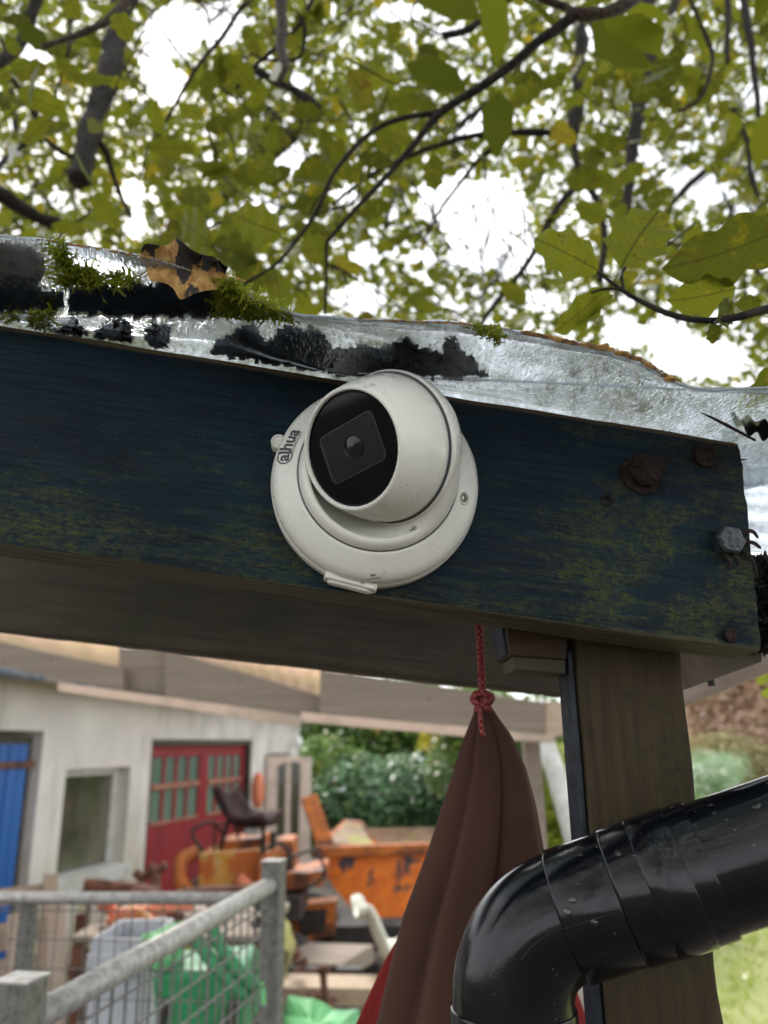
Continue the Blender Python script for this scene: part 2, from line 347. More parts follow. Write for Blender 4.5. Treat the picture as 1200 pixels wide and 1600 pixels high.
# leaves
def leaf_mat(name, dark, light, yel, trans=0.55, veins=True, spots=0.4, gloss=0.12, tb=1.8):
    t = NT(name); at = t.n('Attribute'); at.attribute_name = 'tint'; oi = t.n('ObjectInfo')
    uv = t.n('TexCoord'); s_ = t.n('SeparateXYZ'); t.l(uv.outputs['UV'], s_.inputs[0])
    tint = t.mul(at.outputs['Fac'], t.mul(oi.outputs['Random'], 0.35), 'ADD'); tint = t.rng(tint, 0.1, 1.25)
    c = t.mix(t.rng(tint, 0.0, 0.62), dark, light); c = t.mix(t.rng(tint, 0.74, 0.97), c, yel)
    ov = t.coord('Object'); nn = t.noise(ov, 95, 5, 0.7)
    if veins:
        nd_ = t.noise(t.coord('Object'), 3.5, 6, 0.65, .4)
        c = t.mix(t.rng(nd_, 0.55, 0.72, 0, 0.5), c, yel); c = t.mix(t.rng(t.noise(t.coord('Object'), 7, 5, .7), 0.60, 0.66, 0, .7), c, (0.07, 0.04, 0.012))
        av = t.mul(t.mul(s_.outputs['Y'], 0.5, 'SUBTRACT'), 0, 'ADD'); ab = t.n('Math', _operation='ABSOLUTE'); t.l(av, ab.inputs[0])
        mid = t.rng(ab.outputs[0], 0.028, 0.008)
        ph = t.mul(t.mul(s_.outputs['X'], 9.0), t.mul(ab.outputs[0], 6.0), 'SUBTRACT'); fr = t.n('Math', _operation='FRACT'); t.l(ph, fr.inputs[0])
        sv = t.rng(t.mul(t.mul(fr.outputs[0], 0.5, 'SUBTRACT'), t.mul(fr.outputs[0], 0.5, 'SUBTRACT')), 0.004, 0.0008, 0, 0.35)
        c = t.mix(t.mul(mid, 0.75), c, (0.035, 0.030, 0.010)); c = t.mix(sv, c, tuple(x * 0.55 for x in dark))
        c = t.mix(t.rng(t.noise(t.coord('Object'), 260, 4, 0.7), 0.62, 0.70, 0, spots), c, (0.03, 0.022, 0.006))
        c = t.mix(t.rng(nn, 0.35, 0.7, 0, 0.35), c, tuple(x * 0.6 for x in light))
    df = t.n('BsdfDiffuse'); tl = t.n('BsdfTranslucent'); gl = t.n('BsdfGlossy', Roughness=0.35)
    t.l(c, df.inputs[0])
    tc_ = t.mix(1.0, c, (tb, tb, tb * 0.8), 'MULTIPLY'); t.l(tc_, tl.inputs[0])
    a = t.n('MixShader', Fac=trans); t.l(df.outputs[0], a.inputs[1]); t.l(tl.outputs[0], a.inputs[2])
    fz = t.n('Fresnel', IOR=1.35); b = t.n('MixShader'); t.l(t.mul(fz.outputs[0], gloss * 2), b.inputs[0]); t.l(a.outputs[0], b.inputs[1]); t.l(gl.outputs[0], b.inputs[2])
    t.l(b.outputs[0], t.out.inputs[0]); return t.m
M['leaf'] = leaf_mat('canopy_leaf', (0.034, 0.042, 0.008), (0.112, 0.121, 0.012), (0.27, 0.20, 0.02), tb=2.3)
M['leaf_far'] = leaf_mat('far_canopy_leaf', (0.034, 0.042, 0.008), (0.130, 0.140, 0.013), (0.29, 0.20, 0.02), veins=False, tb=2.3, gloss=0.0)
M['hedge'] = leaf_mat('hedge_leaf', (0.055, 0.13, 0.055), (0.13, 0.25, 0.12), (0.18, 0.26, 0.06), trans=0.25, veins=False, gloss=0.5, tb=1.2)
M['hedge2'] = leaf_mat('laurel_leaf', (0.06, 0.12, 0.025), (0.14, 0.23, 0.05), (0.38, 0.27, 0.07), trans=0.3, veins=False, gloss=0.3, tb=1.3)
M['copper'] = leaf_mat('copper_leaf', (0.48, 0.34, 0.30), (0.60, 0.46, 0.40), (0.46, 0.48, 0.26), trans=0.5, veins=False, tb=1.6)
M['pinegreen'] = leaf_mat('pale_shrub_leaf', (0.14, 0.24, 0.11), (0.24, 0.38, 0.19), (0.3, 0.4, 0.2), trans=0.4, veins=False, tb=1.2)
M['yellowgreen'] = leaf_mat('yellow_green_leaf', (0.20, 0.26, 0.03), (0.30, 0.34, 0.05), (0.42, 0.36, 0.03), trans=0.5, veins=False, tb=1.4)
M['bark'] = worn('bark', (0.020, 0.014, 0.011), (0.007, 0.005, 0.005), 90, 0.85, bstr=0.8, c3=(0.030, 0.028, 0.018), bdist=0.004)
M['bark_red'] = worn('reddish_bark', (0.060, 0.034, 0.026), (0.018, 0.012, 0.010), 120, 0.7, bstr=0.7, bdist=0.003)
# yard
M['render'] = None
t = NT('rendered_wall'); v = t.coord('Object'); s_ = t.n('SeparateXYZ'); c0 = t.n('TexCoord'); t.l(c0.outputs['Object'], s_.inputs[0])
n1 = t.noise(v, 1.6, 6, 0.6); n2 = t.noise(t.coord('Object', (1, 1, 0.25)), 4, 5, 0.6)
c = t.mix(t.rng(n1, 0.35, 0.65), (0.70, 0.66, 0.63), (0.57, 0.53, 0.51))
c = t.mix(t.rng(n2, 0.50, 0.68, 0, 0.6), c, (0.36, 0.33, 0.30))
ye = t.mul(t.rng(n2, 0.38, 0.58), t.rng(s_.outputs['Z'], 1.55, 0.6)); c = t.mix(t.mul(ye, 0.75), c, (0.46, 0.42, 0.16))
t.bsdf(c, 0.9, 0, 0.2, t.noise(v, 30, 4), 0.3, 0.01); M['render'] = t.m
M['blue_paint'] = worn('blue_door_paint', (0.020, 0.115, 0.40), (0.016, 0.085, 0.31), 6, 0.5, stretch=(1, 1, 0.15), c3=(0.03, 0.15, 0.48))
M['red_paint'] = worn('red_door_paint', (0.26, 0.016, 0.026), (0.19, 0.012, 0.022), 5, 0.5, stretch=(1, 1, 0.3))
M['faded'] = worn('faded_red_brown', (0.33, 0.15, 0.10), (0.26, 0.06, 0.05), 8)
M['dark_frame'] = worn('dark_frame', (0.05, 0.045, 0.035), (0.10, 0.09, 0.07), 12, 0.8)
M['white_paint'] = worn('white_frame_paint', (0.66, 0.66, 0.64), (0.50, 0.50, 0.46), 8, 0.5)
M['cream_paint'] = worn('cream_door_paint', (0.74, 0.62, 0.55), (0.60, 0.50, 0.42), 8, 0.6)
t = NT('green_pane'); v = t.coord('Object'); t.bsdf(t.mix(t.rng(t.noise(v, 3), .35, .65), (0.10, 0.16, 0.13), (0.14, 0.21, 0.17)), 0.2, 0, 0.5); M['green_pane'] = t.m
t = NT('window_pane'); v = t.coord('Object', (1, 1, 0.5)); t.bsdf(t.mix(t.rng(t.noise(v, 3.5, 4), .35, .65), (0.055, 0.06, 0.04), (0.14, 0.13, 0.10)), 0.08, 0, 0.5, coat=0.3); M['pane'] = t.m
M['gutter'] = worn('blue_grey_gutter', (0.14, 0.17, 0.23), (0.34, 0.30, 0.28), 5, 0.5, thr=(0.5, 0.56))
M['fascia'] = worn('peeling_fascia', (0.68, 0.50, 0.40), (0.46, 0.36, 0.28), 4, 0.7, c3=(0.36, 0.25, 0.08), thr3=(0.55, 0.62))
t = NT('old_translucent_sheet'); v = t.coord('Object'); c = t.mix(t.rng(t.noise(v, 3, 6, .65), .4, .62), (0.92, 0.72, 0.62), (0.85, 0.70, 0.48)); df = t.n('BsdfDiffuse'); tl = t.n('BsdfTranslucent'); t.l(c, df.inputs[0]); t.l(c, tl.inputs[0])
a = t.n('MixShader', Fac=0.62); t.l(df.outputs[0], a.inputs[1]); t.l(tl.outputs[0], a.inputs[2]); t.l(a.outputs[0], t.out.inputs[0]); M['cream_sheet'] = t.m
M['orange'] = worn('orange_paint', (0.80, 0.20, 0.022), (0.62, 0.13, 0.016), 7, 0.5, c3=(0.06, 0.045, 0.055), thr3=(0.535, 0.57))
M['orange_rust'] = worn('rusting_orange_paint', (0.50, 0.14, 0.022), (0.25, 0.08, 0.03), 9, 0.65, c3=(0.09, 0.035, 0.02), thr3=(0.5, 0.6))
M['ochre'] = worn('faded_ochre_panel', (0.58, 0.27, 0.04), (0.50, 0.34, 0.13), 11, 0.6, c3=(0.45, 0.11, 0.02), thr3=(0.46, 0.54))
M['skip_inside'] = worn('rusty_skip_inside', (0.27, 0.18, 0.12), (0.16, 0.11, 0.07), 5, 0.8, c3=(0.28, 0.25, 0.08), thr3=(0.5, 0.6))
M['yard_rust'] = worn('yard_rust', (0.16, 0.07, 0.045), (0.08, 0.04, 0.03), 12, 0.85)
M['dark_metal'] = worn('dark_oily_metal', (0.02, 0.018, 0.018), (0.05, 0.035, 0.028), 14, 0.6)
M['seat'] = worn('dark_vinyl', (0.045, 0.022, 0.020), (0.022, 0.012, 0.012), 9, 0.85, spec=0.15)
M['white_plastic2'] = worn('weathered_white_plastic', (0.66, 0.66, 0.56), (0.55, 0.52, 0.30), 4, 0.4, thr=(0.55, 0.7))
M['grey_bin'] = worn('pale_grey_plastic', (0.47, 0.49, 0.54), (0.38, 0.39, 0.43), 4, 0.5)
M['green_plastic'] = worn('green_plastic', (0.020, 0.22, 0.075), (0.015, 0.16, 0.055), 5, 0.4)
M['pale_green'] = worn('pale_green_plastic', (0.16, 0.50, 0.20), (0.11, 0.36, 0.15), 5, 0.45)
M['galv'] = worn('galvanised_steel', (0.40, 0.385, 0.37), (0.27, 0.26, 0.25), 55, 0.5, bstr=0.3, metal=0.3, c3=(0.30, 0.27, 0.24))
M['galv_dark'] = worn('galvanised_post', (0.17, 0.165, 0.155), (0.10, 0.098, 0.09), 60, 0.55, metal=0.2)
M['net_orange'] = worn('orange_float', (0.75, 0.20, 0.10), (0.6, 0.25, 0.15), 20, 0.6)
M['yellow_wall'] = worn('yellow_mossy_stone', (0.40, 0.37, 0.13), (0.26, 0.23, 0.13), 6, 0.9)
t = NT('yard_ground'); v = t.coord('Object'); n1 = t.noise(v, 1.3, 8, .65); n2 = t.noise(v, 9, 6, .7); c = t.mix(t.rng(n1, .35, .65), (0.085, 0.07, 0.055), (0.16, 0.14, 0.12)); c = t.mix(t.rng(n2, .5, .6, 0, .6), c, (0.05, 0.04, 0.03))
t.bsdf(c, .9, 0, .2, n2, .6, .03); M['ground'] = t.m
t = NT('lawn'); v = t.coord('Object'); n1 = t.noise(v, 1.1, 7, .6); n2 = t.noise(v, 22, 5, .7); c = t.mix(t.rng(n1, .35, .65), (0.19, 0.25, 0.06), (0.32, 0.33, 0.14)); c = t.mix(t.rng(n2, .45, .62, 0, .6), c, (0.36, 0.32, 0.16))
t.bsdf(c, .9, 0, .2, n2, .6, .03); M['lawn'] = t.m
t = NT('water_drop'); tr = t.n('BsdfTransparent'); tr.inputs[0].default_value = (0.93, 0.93, 0.93, 1); gl = t.n('BsdfGlossy', Roughness=0.03); fz = t.n('Fresnel', IOR=1.5); ms = t.n('MixShader'); t.l(t.mul(fz.outputs[0], 1.6), ms.inputs[0]); t.l(tr.outputs[0], ms.inputs[1]); t.l(gl.outputs[0], ms.inputs[2]); t.l(ms.outputs[0], t.out.inputs[0]); M['drop'] = t.m
t = NT('bulb_glass'); t.bsdf((0.85, 0.86, 0.86), 0.1, 0, 0.8, coat=0.6); M['bulb'] = t.m

# ================================================================== GROUND
g = mk('ground', [(-60, -30, 0), (60, -30, 0), (60, 150, 0), (-60, 150, 0)], [(0, 1, 2, 3)], M['ground'], M=Matrix.Identity(4)); tag(g, kind='structure')
g = mk('lawn', [(1.9, 2, .004), (40, 2, .004), (40, 60, .004), (2.6, 60, .004)], [(0, 1, 2, 3)], M['lawn'], M=Matrix.Identity(4)); tag(g, kind='structure')
# grass blades on the part of the lawn in view
n = 9000
bx_ = rng.uniform(2.2, 9, n); by_ = rng.uniform(5.0, 16, n); an = rng.uniform(0, 6.28, n); hh = rng.uniform(.03, .09, n)
V = np.zeros((n * 3, 3)); V[0::3] = np.c_[bx_ - .012 * np.cos(an), by_ - .012 * np.sin(an), np.full(n, .005)]
V[1::3] = np.c_[bx_ + .012 * np.cos(an), by_ + .012 * np.sin(an), np.full(n, .005)]
V[2::3] = np.c_[bx_ + rng.normal(0, .03, n), by_ + rng.normal(0, .03, n), hh]
me = bpy.data.meshes.new('grass'); me.from_pydata(V.tolist(), [], np.arange(n * 3).reshape(-1, 3).tolist()); me.materials.append(M['yellowgreen'])
o = bpy.data.objects.new('grass', me); link(o, Matrix.Identity(4)); tag(o, 'short yellow green grass blades on the sunlit lawn', 'grass', kind='stuff')

# ================================================================== WORKSHOP
WO = Vector((-2.7, 6.5, 0)); WD = Vector((0.2588, 0.9659, 0)); WNn = Vector((0.9659, -0.2588, 0))
def PW(px, py, off=0.0):
    d = ray(px, py); o0 = WO + WNn * off
    k = (o0 - CAM).dot(WNn) / d.dot(WNn); return CAM + d * k
def wt(px, py=1200): return (PW(px, py) - WO).dot(WD)
def wpt(t_, z, off=0.0): return WO + WD * t_ + WNn * off + Vector((0, 0, z))
shop = empty('workshop', (WO.x, WO.y, 0), 'pale rendered workshop with blue door, window and red glazed doors', 'building')
ops = []
tb0, tb1 = wt(-75), wt(58, 1250); zb1 = PW(60, 1142).z; ops.append((tb0, tb1, 0.02, zb1))
tw0, tw1 = wt(96, 1280), wt(198, 1280); zw0, zw1 = PW(95, 1392).z, PW(200, 1198).z; ops.append((tw0, tw1, zw0, zw1))
tr0, tr1 = wt(228, 1300), wt(391, 1250); zr1 = PW(240, 1155).z; ops.append((tr0, tr1, 0.02, zr1))
td0, td1 = wt(414, 1250), wt(452, 1250); zd1 = PW(416, 1178).z; ops.append((td0, td1, 0.02, zd1))
tend = wt(466, 1200); tbeg = tb0 - 3.0
zt0 = PW(0, 1052).z; zt1 = PW(455, 1118).z; ztop = (zt0 + zt1) / 2
def zroof(t_):
    a0, a1 = wt(0, 1052), wt(455, 1118); return zt0 + (zt1 - zt0) * (t_ - a0) / (a1 - a0)
mb = MB(); TH = 0.22
brk = sorted([tbeg, tend] + [a for o_ in ops for a in o_[:2]])
for i in range(len(brk) - 1):
    a0, a1 = brk[i], brk[i + 1]; o_ = [q for q in ops if abs(q[0] - a0) < 1e-6]
    def seg(z0, z1a, z1b):
        mb.prism([wpt(a0, z0), wpt(a1, z0), wpt(a1, z1b), wpt(a0, z1a)], -WNn * TH)
    if o_:
        if o_[0][2] > .1: seg(0, o_[0][2], o_[0][2])
        seg(o_[0][3], zroof(a0), zroof(a1))
    else: seg(0, zroof(a0), zroof(a1))
mb.build('wall', M['render'], shop)
mb = MB(); mb.prism([wpt(tend - .001, 0, -TH), wpt(tend - .001, 0, -5.5), wpt(tend - .001, 3.3, -5.5), wpt(tend - .001, zroof(tend), -TH)], WD * -.2); mb.build('end_wall', M['render'], shop)
mb = MB(); mb.prism([wpt(tbeg, 0, -5.5), wpt(tend, 0, -5.5), wpt(tend, 3.3, -5.5), wpt(tbeg, 3.3, -5.5)], WNn * .2); mb.build('back_wall', M['render'], shop)
mb = MB(); mb.prism([wpt(tbeg, zroof(tbeg) + .01, .18), wpt(tend + .35, zroof(tend) + .01, .18), wpt(tend + .35, zroof(tend) + .9, -5.8), wpt(tbeg, zroof(tbeg) + .9, -5.8)], (0, 0, .05)); mb.build('roof', M['fascia'], shop)
mb = MB(); mb.prism([wpt(tbeg, zroof(tbeg) - .01, .19), wpt(tend + .35, zroof(tend) - .01, .19), wpt(tend + .35, zroof(tend) + .11, .19), wpt(tbeg, zroof(tbeg) + .11, .19)], WNn * .025); mb.build('fascia', M['fascia'], shop)
mb = MB(); mb.tube([wpt(tbeg, zroof(tbeg) - .02, .26), wpt(wt(330, 1110), zroof(wt(330, 1110)) - .02, .26)], .045, 10); mb.build('gutter', M['gutter'], shop)
# wall lamp at corner
mb = MB(); Vv, Ff = lathe([(0.001, -.09), (.05, -.06), (.06, 0), (.05, .05), (.02, .08), (.001, .085)], 16); q = PW(466, 1160, .12); mb.add([v + q for v in Vv], Ff); mb.tube([q + Vector((0, 0, .08)), q + Vector((0, 0, .2)), wpt(tend, q.z + .2, 0)], .012, 6)
lmp = mk('bulkhead_lamp', mb.V, mb.F, M['bulb'], shop, smooth=True)
# blue door
bd = MB(); bd.prism([wpt(tb0, .03, -.10), wpt(tb1, .03, -.10), wpt(tb1, zb1 - .04, -.10), wpt(tb0, zb1 - .04, -.10)], -WNn * .02)
bdo = bd.build('door', M['dark_frame'], shop); bdo['label'] = 'blue boarded door'
npl = 7
for k in range(npl):
    a0 = tb0 + .06 + (tb1 - tb0 - .14) * k / npl; a1 = tb0 + .06 + (tb1 - tb0 - .14) * (k + 1) / npl - .012
    mb = MB(); mb.prism([wpt(a0, .07, -.06 + .004 * (k % 2)), wpt(a1, .07, -.06 + .004 * (k % 2)), wpt(a1, zb1 - .10, -.06 + .004 * (k % 2)), wpt(a0, zb1 - .10, -.06 + .004 * (k % 2))], -WNn * .035); mb.build('plank', M['blue_paint'], bdo)
for zc in (zb1 - .25, .5):
    mb = MB(); mb.bar(wpt(tb1 - .02, zc, -.045), wpt(tb1 - .55, zc, -.045), .012, .05); mb.build('hinge', M['yard_rust'], bdo)
# window
wf = MB(); fw = .06
for a0, a1, z0, z1 in ((tw0, tw1, zw1 - fw, zw1), (tw0, tw0 + fw, zw0, zw1 - fw), (tw1 - fw * 1.2, tw1, zw0, zw1 - fw)):
    wf.prism([wpt(a0, z0, -.12), wpt(a1, z0, -.12), wpt(a1, z1, -.12), wpt(a0, z1, -.12)], -WNn * .07)
wfo = wf.build('window', M['white_paint'], shop)
mb = MB(); mb.prism([wpt(tw0 + fw, zw0, -.15), wpt(tw1 - fw, zw0, -.15), wpt(tw1 - fw, zw1 - fw, -.15), wpt(tw0 + fw, zw1 - fw, -.15)], -WNn * .012); mb.build('pane', M['pane'], wfo)
mb = MB(); mb.prism([wpt(tw0 - .05, zw0 - .02, .07), wpt(tw1 + .03, zw0 - .02, .07), wpt(tw1 + .03, zw0 + .10, .07), wpt(tw0 - .05, zw0 + .10, .07)], -WNn * .25); mb.build('sill', M['white_paint'], wfo)
# red double doors with panes
zg = PW(237, 1292).z; zm = PW(240, 1231).z
tmid = wt(325, 1250)
for a0, a1 in ((tr0 + .05, tmid - .004), (tmid + .004, tr1 - .05)):
    mb = MB(); L = a1 - a0; so_ = .10
    def rb(p0, p1, z0, z1, off=-.07, th=.045): mb.prism([wpt(p0, z0, off), wpt(p1, z0, off), wpt(p1, z1, off), wpt(p0, z1, off)], -WNn * th)
    rb(a0, a1, .05, zg - .001); rb(a0, a0 + so_, zg, zr1 - .06); rb(a1 - so_, a1, zg, zr1 - .06); rb(a0 + so_, a1 - so_, zr1 - .17, zr1 - .06); 
    dr = mb.build('door', M['red_paint'], shop); dr['label'] = 'red half glazed door leaf'
    zs = [zg, zm, zr1 - .17]; gx = a0 + so_; gw = (L - 2 * so_) / 4
    for r_ in range(2):
        for c_ in range(4):
            mb2 = MB(); e = .008
            mb2.prism([wpt(gx + gw * c_ + e, zs[r_] + e, -.09), wpt(gx + gw * (c_ + 1) - e, zs[r_] + e, -.09), wpt(gx + gw * (c_ + 1) - e, zs[r_ + 1] - e, -.09), wpt(gx + gw * c_ + e, zs[r_ + 1] - e, -.09)], -WNn * .008); mb2.build('pane', M['green_pane'], dr)
    mb = MB()
    for c_ in range(1, 4): mb.bar(wpt(gx + gw * c_, zg, -.082), wpt(gx + gw * c_, zr1 - .17, -.082), .014, .05, up=WD)
    mb.build('glazing_bars', M['red_paint'], dr)
    mb = MB(); mb.bar(wpt(gx, zm, -.068), wpt(gx + 4 * gw, zm, -.068), .016, .05); mb.bar(wpt(gx, zg + .012, -.066), wpt(gx + 4 * gw, zg + .012, -.066), .02, .03); mb.build('cross_bar', M['faded'], dr)
mb = MB(); mb.bar(wpt(tr0, zr1 - .03, -.06), wpt(tr1, zr1 - .03, -.06), .10, .055); mb.bar(wpt(tr0 + .02, 0.02, -.06), wpt(tr0 + .02, zr1 - .06, -.06), .04, .1, up=WNn); mb.bar(wpt(tr1 - .02, 0.02, -.06), wpt(tr1 - .02, zr1 - .06, -.06), .04, .1, up=WNn); mb.build('door_frame', M['dark_frame'], shop)
# dark doorway lining + loose cream glazed door leaning beside it
mb = MB(); mb.prism([wpt(td0, .02, -.15), wpt(td1, .02, -.15), wpt(td1, zd1, -.15), wpt(td0, zd1, -.15)], -WNn * .02); dd = mb.build('door', M['dark_metal'], shop)
cd = empty('glazed_door', PG(450, 1460), 'cream painted glazed door with arched top panes standing open near the dumper', 'door')
YD = 10.6
def qd(p, off=0.0): return P(p[0], p[1], YD + off)
mb = MB()
for pl in ([(417, 1180), (434, 1182), (430, 1350), (414, 1350)], [(470, 1182), (486, 1184), (482, 1420), (464, 1420)], [(434, 1181), (470, 1182), (470, 1192), (452, 1190), (434, 1196)], [(414, 1305), (468, 1310), (467, 1420), (412, 1418)], [(447, 1192), (455, 1192), (453, 1308), (445, 1307)]):
    mb.prism([qd(p, .001 * len(mb.V)) for p in pl], (0, .06, 0))
mb.build('door_frame', M['cream_paint'], cd)
for pl in ([(433, 1192), (447, 1190), (445, 1307), (430, 1306)], [(455, 1190), (470, 1192), (467, 1309), (453, 1307)]):
    mb = MB(); mb.prism([qd(p, .03) for p in pl], (0, .01, 0)); mb.build('pane', M['window_pane'] if 'window_pane' in M else M['pane'], cd)

# float hanging on the wall
mb = MB(); Vv, Ff = lathe([(0.001, -.21), (.05, -.19), (.075, -.09), (.078, .05), (.06, .16), (.03, .20), (.001, .21)], 14); q = PW(403, 1235, .15)
o = mk('float', [v + q for v in Vv], Ff, M['net_orange'], smooth=True); tag(o, 'faded orange net float hanging on the wall between red and cream doors', 'float')

# ================================================================== FAR LEAN-TO ROOF
lt = empty('lean_to_roof', P(-300, 1165, 3.0) * 1.0, 'pale timber lean-to roof with translucent sheets behind the dark beams', 'roof')
def ppoly(pl, Y, d, mat, name, parent, lab=None, dz=0):
    mb = MB(); mb.prism([P(x, y, Y) for x, y in pl], (0, d, dz)); o = mb.build(name, mat, parent, bevel=0.003)
    if lab: o['label'] = lab
    return o
def irr(a, b, Y, h, d, mat, name, parent, n=14, amp=.006, lab=None):
    """timber between two photo points (top edge), height h px, with slightly uneven edges"""
    top_, bot = [], []
    for i in range(n + 1):
        f = i / n; x = a[0] + (b[0] - a[0]) * f; y = a[1] + (b[1] - a[1]) * f; hh_ = h[0] + (h[1] - h[0]) * f
        p = P(x, y, Y); q = P(x, y + hh_, Y)
        p.z += amp * mnoise.noise(p * 3); q.z += amp * mnoise.noise(q * 3 + Vector((5, 5, 5)))
        top_.append(p); bot.append(q)
    mb = MB()
    for i in range(n): mb.prism([bot[i], bot[i + 1], top_[i + 1], top_[i]], (0, d, 0))
    bm = bmesh.new(); vs = [bm.verts.new(v) for v in mb.V]
    for f in mb.F: bm.faces.new([vs[i] for i in f])
    bmesh.ops.remove_doubles(bm, verts=bm.verts, dist=1e-5)
    # drop the inner faces
    bmesh.ops.delete(bm, geom=[f for f in bm.faces if all(len(e.link_faces) > 2 for e in f.edges)], context='FACES_ONLY')
    V = [v.co.copy() for v in bm.verts]; bm.verts.index_update(); F = [[v.index for v in f.verts] for f in bm.faces]; bm.free()
    o = mk(name, V, F, mat, parent, bevel=.002)
    if lab: o['label'] = lab
    return o
irr((-300, 935), (192, 1044), 3.00, (45, 36), .05, M['grey_timber'], 'rafter', lt)
irr((186, 1012), (262, 1016), 3.06, (66, 72), .12, M['grey_timber'], 'purlin', lt, n=3)
irr((258, 1014), (502, 1088), 3.02, (78, 36), .05, M['grey_timber'], 'rafter', lt)
irr((500, 1046), (852, 1096), 2.96, (76, 56), .05, M['grey_timber'], 'rafter', lt)
ppoly([(852, 1096), (905, 1096), (905, 1140), (866, 1153), (852, 1152)], 2.97, .05, M['pale_timber'], 'end_block', lt)
irr((90, 1066), (470, 1118), 2.9, (14, 18), .03, M['fascia'], 'batten', lt)
irr((470, 1112), (866, 1150), 2.9, (16, 12), .03, M['fascia'], 'batten', lt)
def csheet(pl_top, pl_bot, Y0, Y1, nm):
    V = []; F = []; n = 60
    for i in range(n + 1):
        f = i / n; a = P(pl_top[0][0] + (pl_top[1][0] - pl_top[0][0]) * f, pl_top[0][1] + (pl_top[1][1] - pl_top[0][1]) * f, Y1)
        b = P(pl_bot[0][0] + (pl_bot[1][0] - pl_bot[0][0]) * f, pl_bot[0][1] + (pl_bot[1][1] - pl_bot[0][1]) * f, Y0)
        w_ = .012 * math.sin(i * 1.1); a.z += w_; b.z += w_; V += [a, b]
    for i in range(n): F.append((2 * i, 2 * i + 1, 2 * i + 3, 2 * i + 2))
    return mk(nm, V, F, M['cream_sheet'], lt, smooth=True, solid=.002)
csheet([(-350, 910), (190, 1004)], [(-350, 945), (196, 1052)], 3.02, 4.4, 'corrugated_sheet')
csheet([(255, 1002), (512, 1040)], [(255, 1018), (502, 1092)], 3.04, 4.4, 'corrugated_sheet')
# posts and battens that carry it
mb = MB(); q = P(-330, 1165, 3.02); mb.bar((q.x, q.y, 0), (q.x, q.y, 2.72), .09, .09, up=(0, 1, 0)); mb.build('post', M['grey_timber'], lt)
mb = MB(); q = P(830, 1165, 3.12); mb.bar((q.x, q.y, 0), (q.x, q.y, P(830, 1150, 3.0).z), .06, .06, up=(0, 1, 0)); mb.build('post', M['grey_timber'], lt)
# leaning white plastic pole
mb = MB(); mb.tube([P(848, 1150, 3.9), P(866, 1200, 3.85), P(900, 1320, 3.75), P(960, 1560, 3.6)], .046, 10); o = mb.build('plastic_pole', M['white_paint'], None, smooth=True); tag(o, 'pale plastic downpipe leaning behind the wooden post', 'pole')
mb = MB(); mb.prism([P(826, 1160, 4.0), P(842, 1165, 4.0), P(838, 1240, 4.0), P(828, 1236, 4.0)], (0, .03, 0))
o = mb.build('hanging_strap', M['dark_metal']); tag(o, 'dark narrow strap hanging under the far roof beside the pale pole', 'strap')

# ================================================================== YARD MACHINES
# skip dumper
sk = empty('dumper', PG(580, 1440) , 'orange skip dumper with flaking paint beside the hedge', 'dumper')
YS = 8.2
def ps(x, y, dy=0): return P(x, y, YS + dy)
mb = MB()
# tub: front rim polygon -> lower keel, with depth
f0 = [ps(492, 1330), ps(745, 1322), ps(690, 1432), ps(562, 1432)]; f1 = [v + Vector((0, .02, 0)) for v in f0]
mb.prism([ps(492, 1332), ps(745, 1324), ps(690, 1432), ps(562, 1434), ps(520, 1385)], (0, .03, 0)); mb.build('tub_side', M['orange'], sk)
mb = MB(); mb.bar(ps(488, 1331, -.03), ps(750, 1323, -.03), .10, .10); mb.build('rim', M['orange_rust'], sk, bevel=.015)
mb = MB(); mb.prism([ps(494, 1320, 0.05), ps(540, 1280, 1.2), ps(566, 1283, 1.25), ps(600, 1330, .9), ps(560, 1345, .4)], (0.0, .03, 0)); mb.build('tub_end', M['orange_rust'], sk)
mb = MB(); mb.prism([ps(512, 1316, .1), ps(543, 1282, 1.18), ps(562, 1287, 1.2), ps(585, 1322, .3)], (0.0, .02, 0)); o = mb.build('tub_lining', M['skip_inside'], sk)
mb = MB(); mb.prism([ps(570, 1295, 1.1), ps(760, 1292, 1.1), ps(720, 1400, .8), ps(580, 1400, .6)], (0, .03, 0)); mb.build('tub_back', M['skip_inside'], sk)
mb = MB(); mb.bar(ps(482, 1245, .4), ps(512, 1330, .1), .06, .17, up=(1, 0, 0)); mb.build('tipping_arm', M['orange_rust'], sk, bevel=.015)
mb = MB(); mb.box(ps(600, 1450, .5), (1.0, .9, .22)); mb.build('chassis', M['dark_metal'], sk)
for x in (475, 690):
    mb = MB(); c_ = PG(x, 1490); c_ = Vector((c_.x, YS + .35, .36)) if x > 500 else Vector((P(470, 1440, YS).x, YS + .4, .36))
    Vv, Ff = lathe([(.14, -.13), (.30, -.13), (.35, -.08), (.36, 0), (.35, .08), (.30, .13), (.14, .13)], 24); Mw = basis(c_, (0, 1, 0), (1, 0, 0))
    wh = mk('wheel', Vv, Ff, M['dark_metal'], sk, M=Mw, smooth=True)
    Vv, Ff = lathe([(.001, -.10), (.13, -.10), (.15, -.135), (.15, .135), (.13, .10), (.001, .10)], 18); mk('rim', Vv, Ff, M['yard_rust'], wh, M=Mw)
mb = MB(); mb.prism([ps(448, 1415, -.1), ps(525, 1408, -.1), ps(522, 1462, -.1), ps(470, 1475, -.1)], (0, .25, 0)); mb.build('step_box', M['orange_rust'], sk)
mb = MB(); mb.prism([ps(458, 1424, -.13), ps(510, 1420, -.13), ps(508, 1455, -.13), ps(474, 1462, -.13)], (0, .02, 0)); mb.build('step_plate', M['dark_metal'], sk)

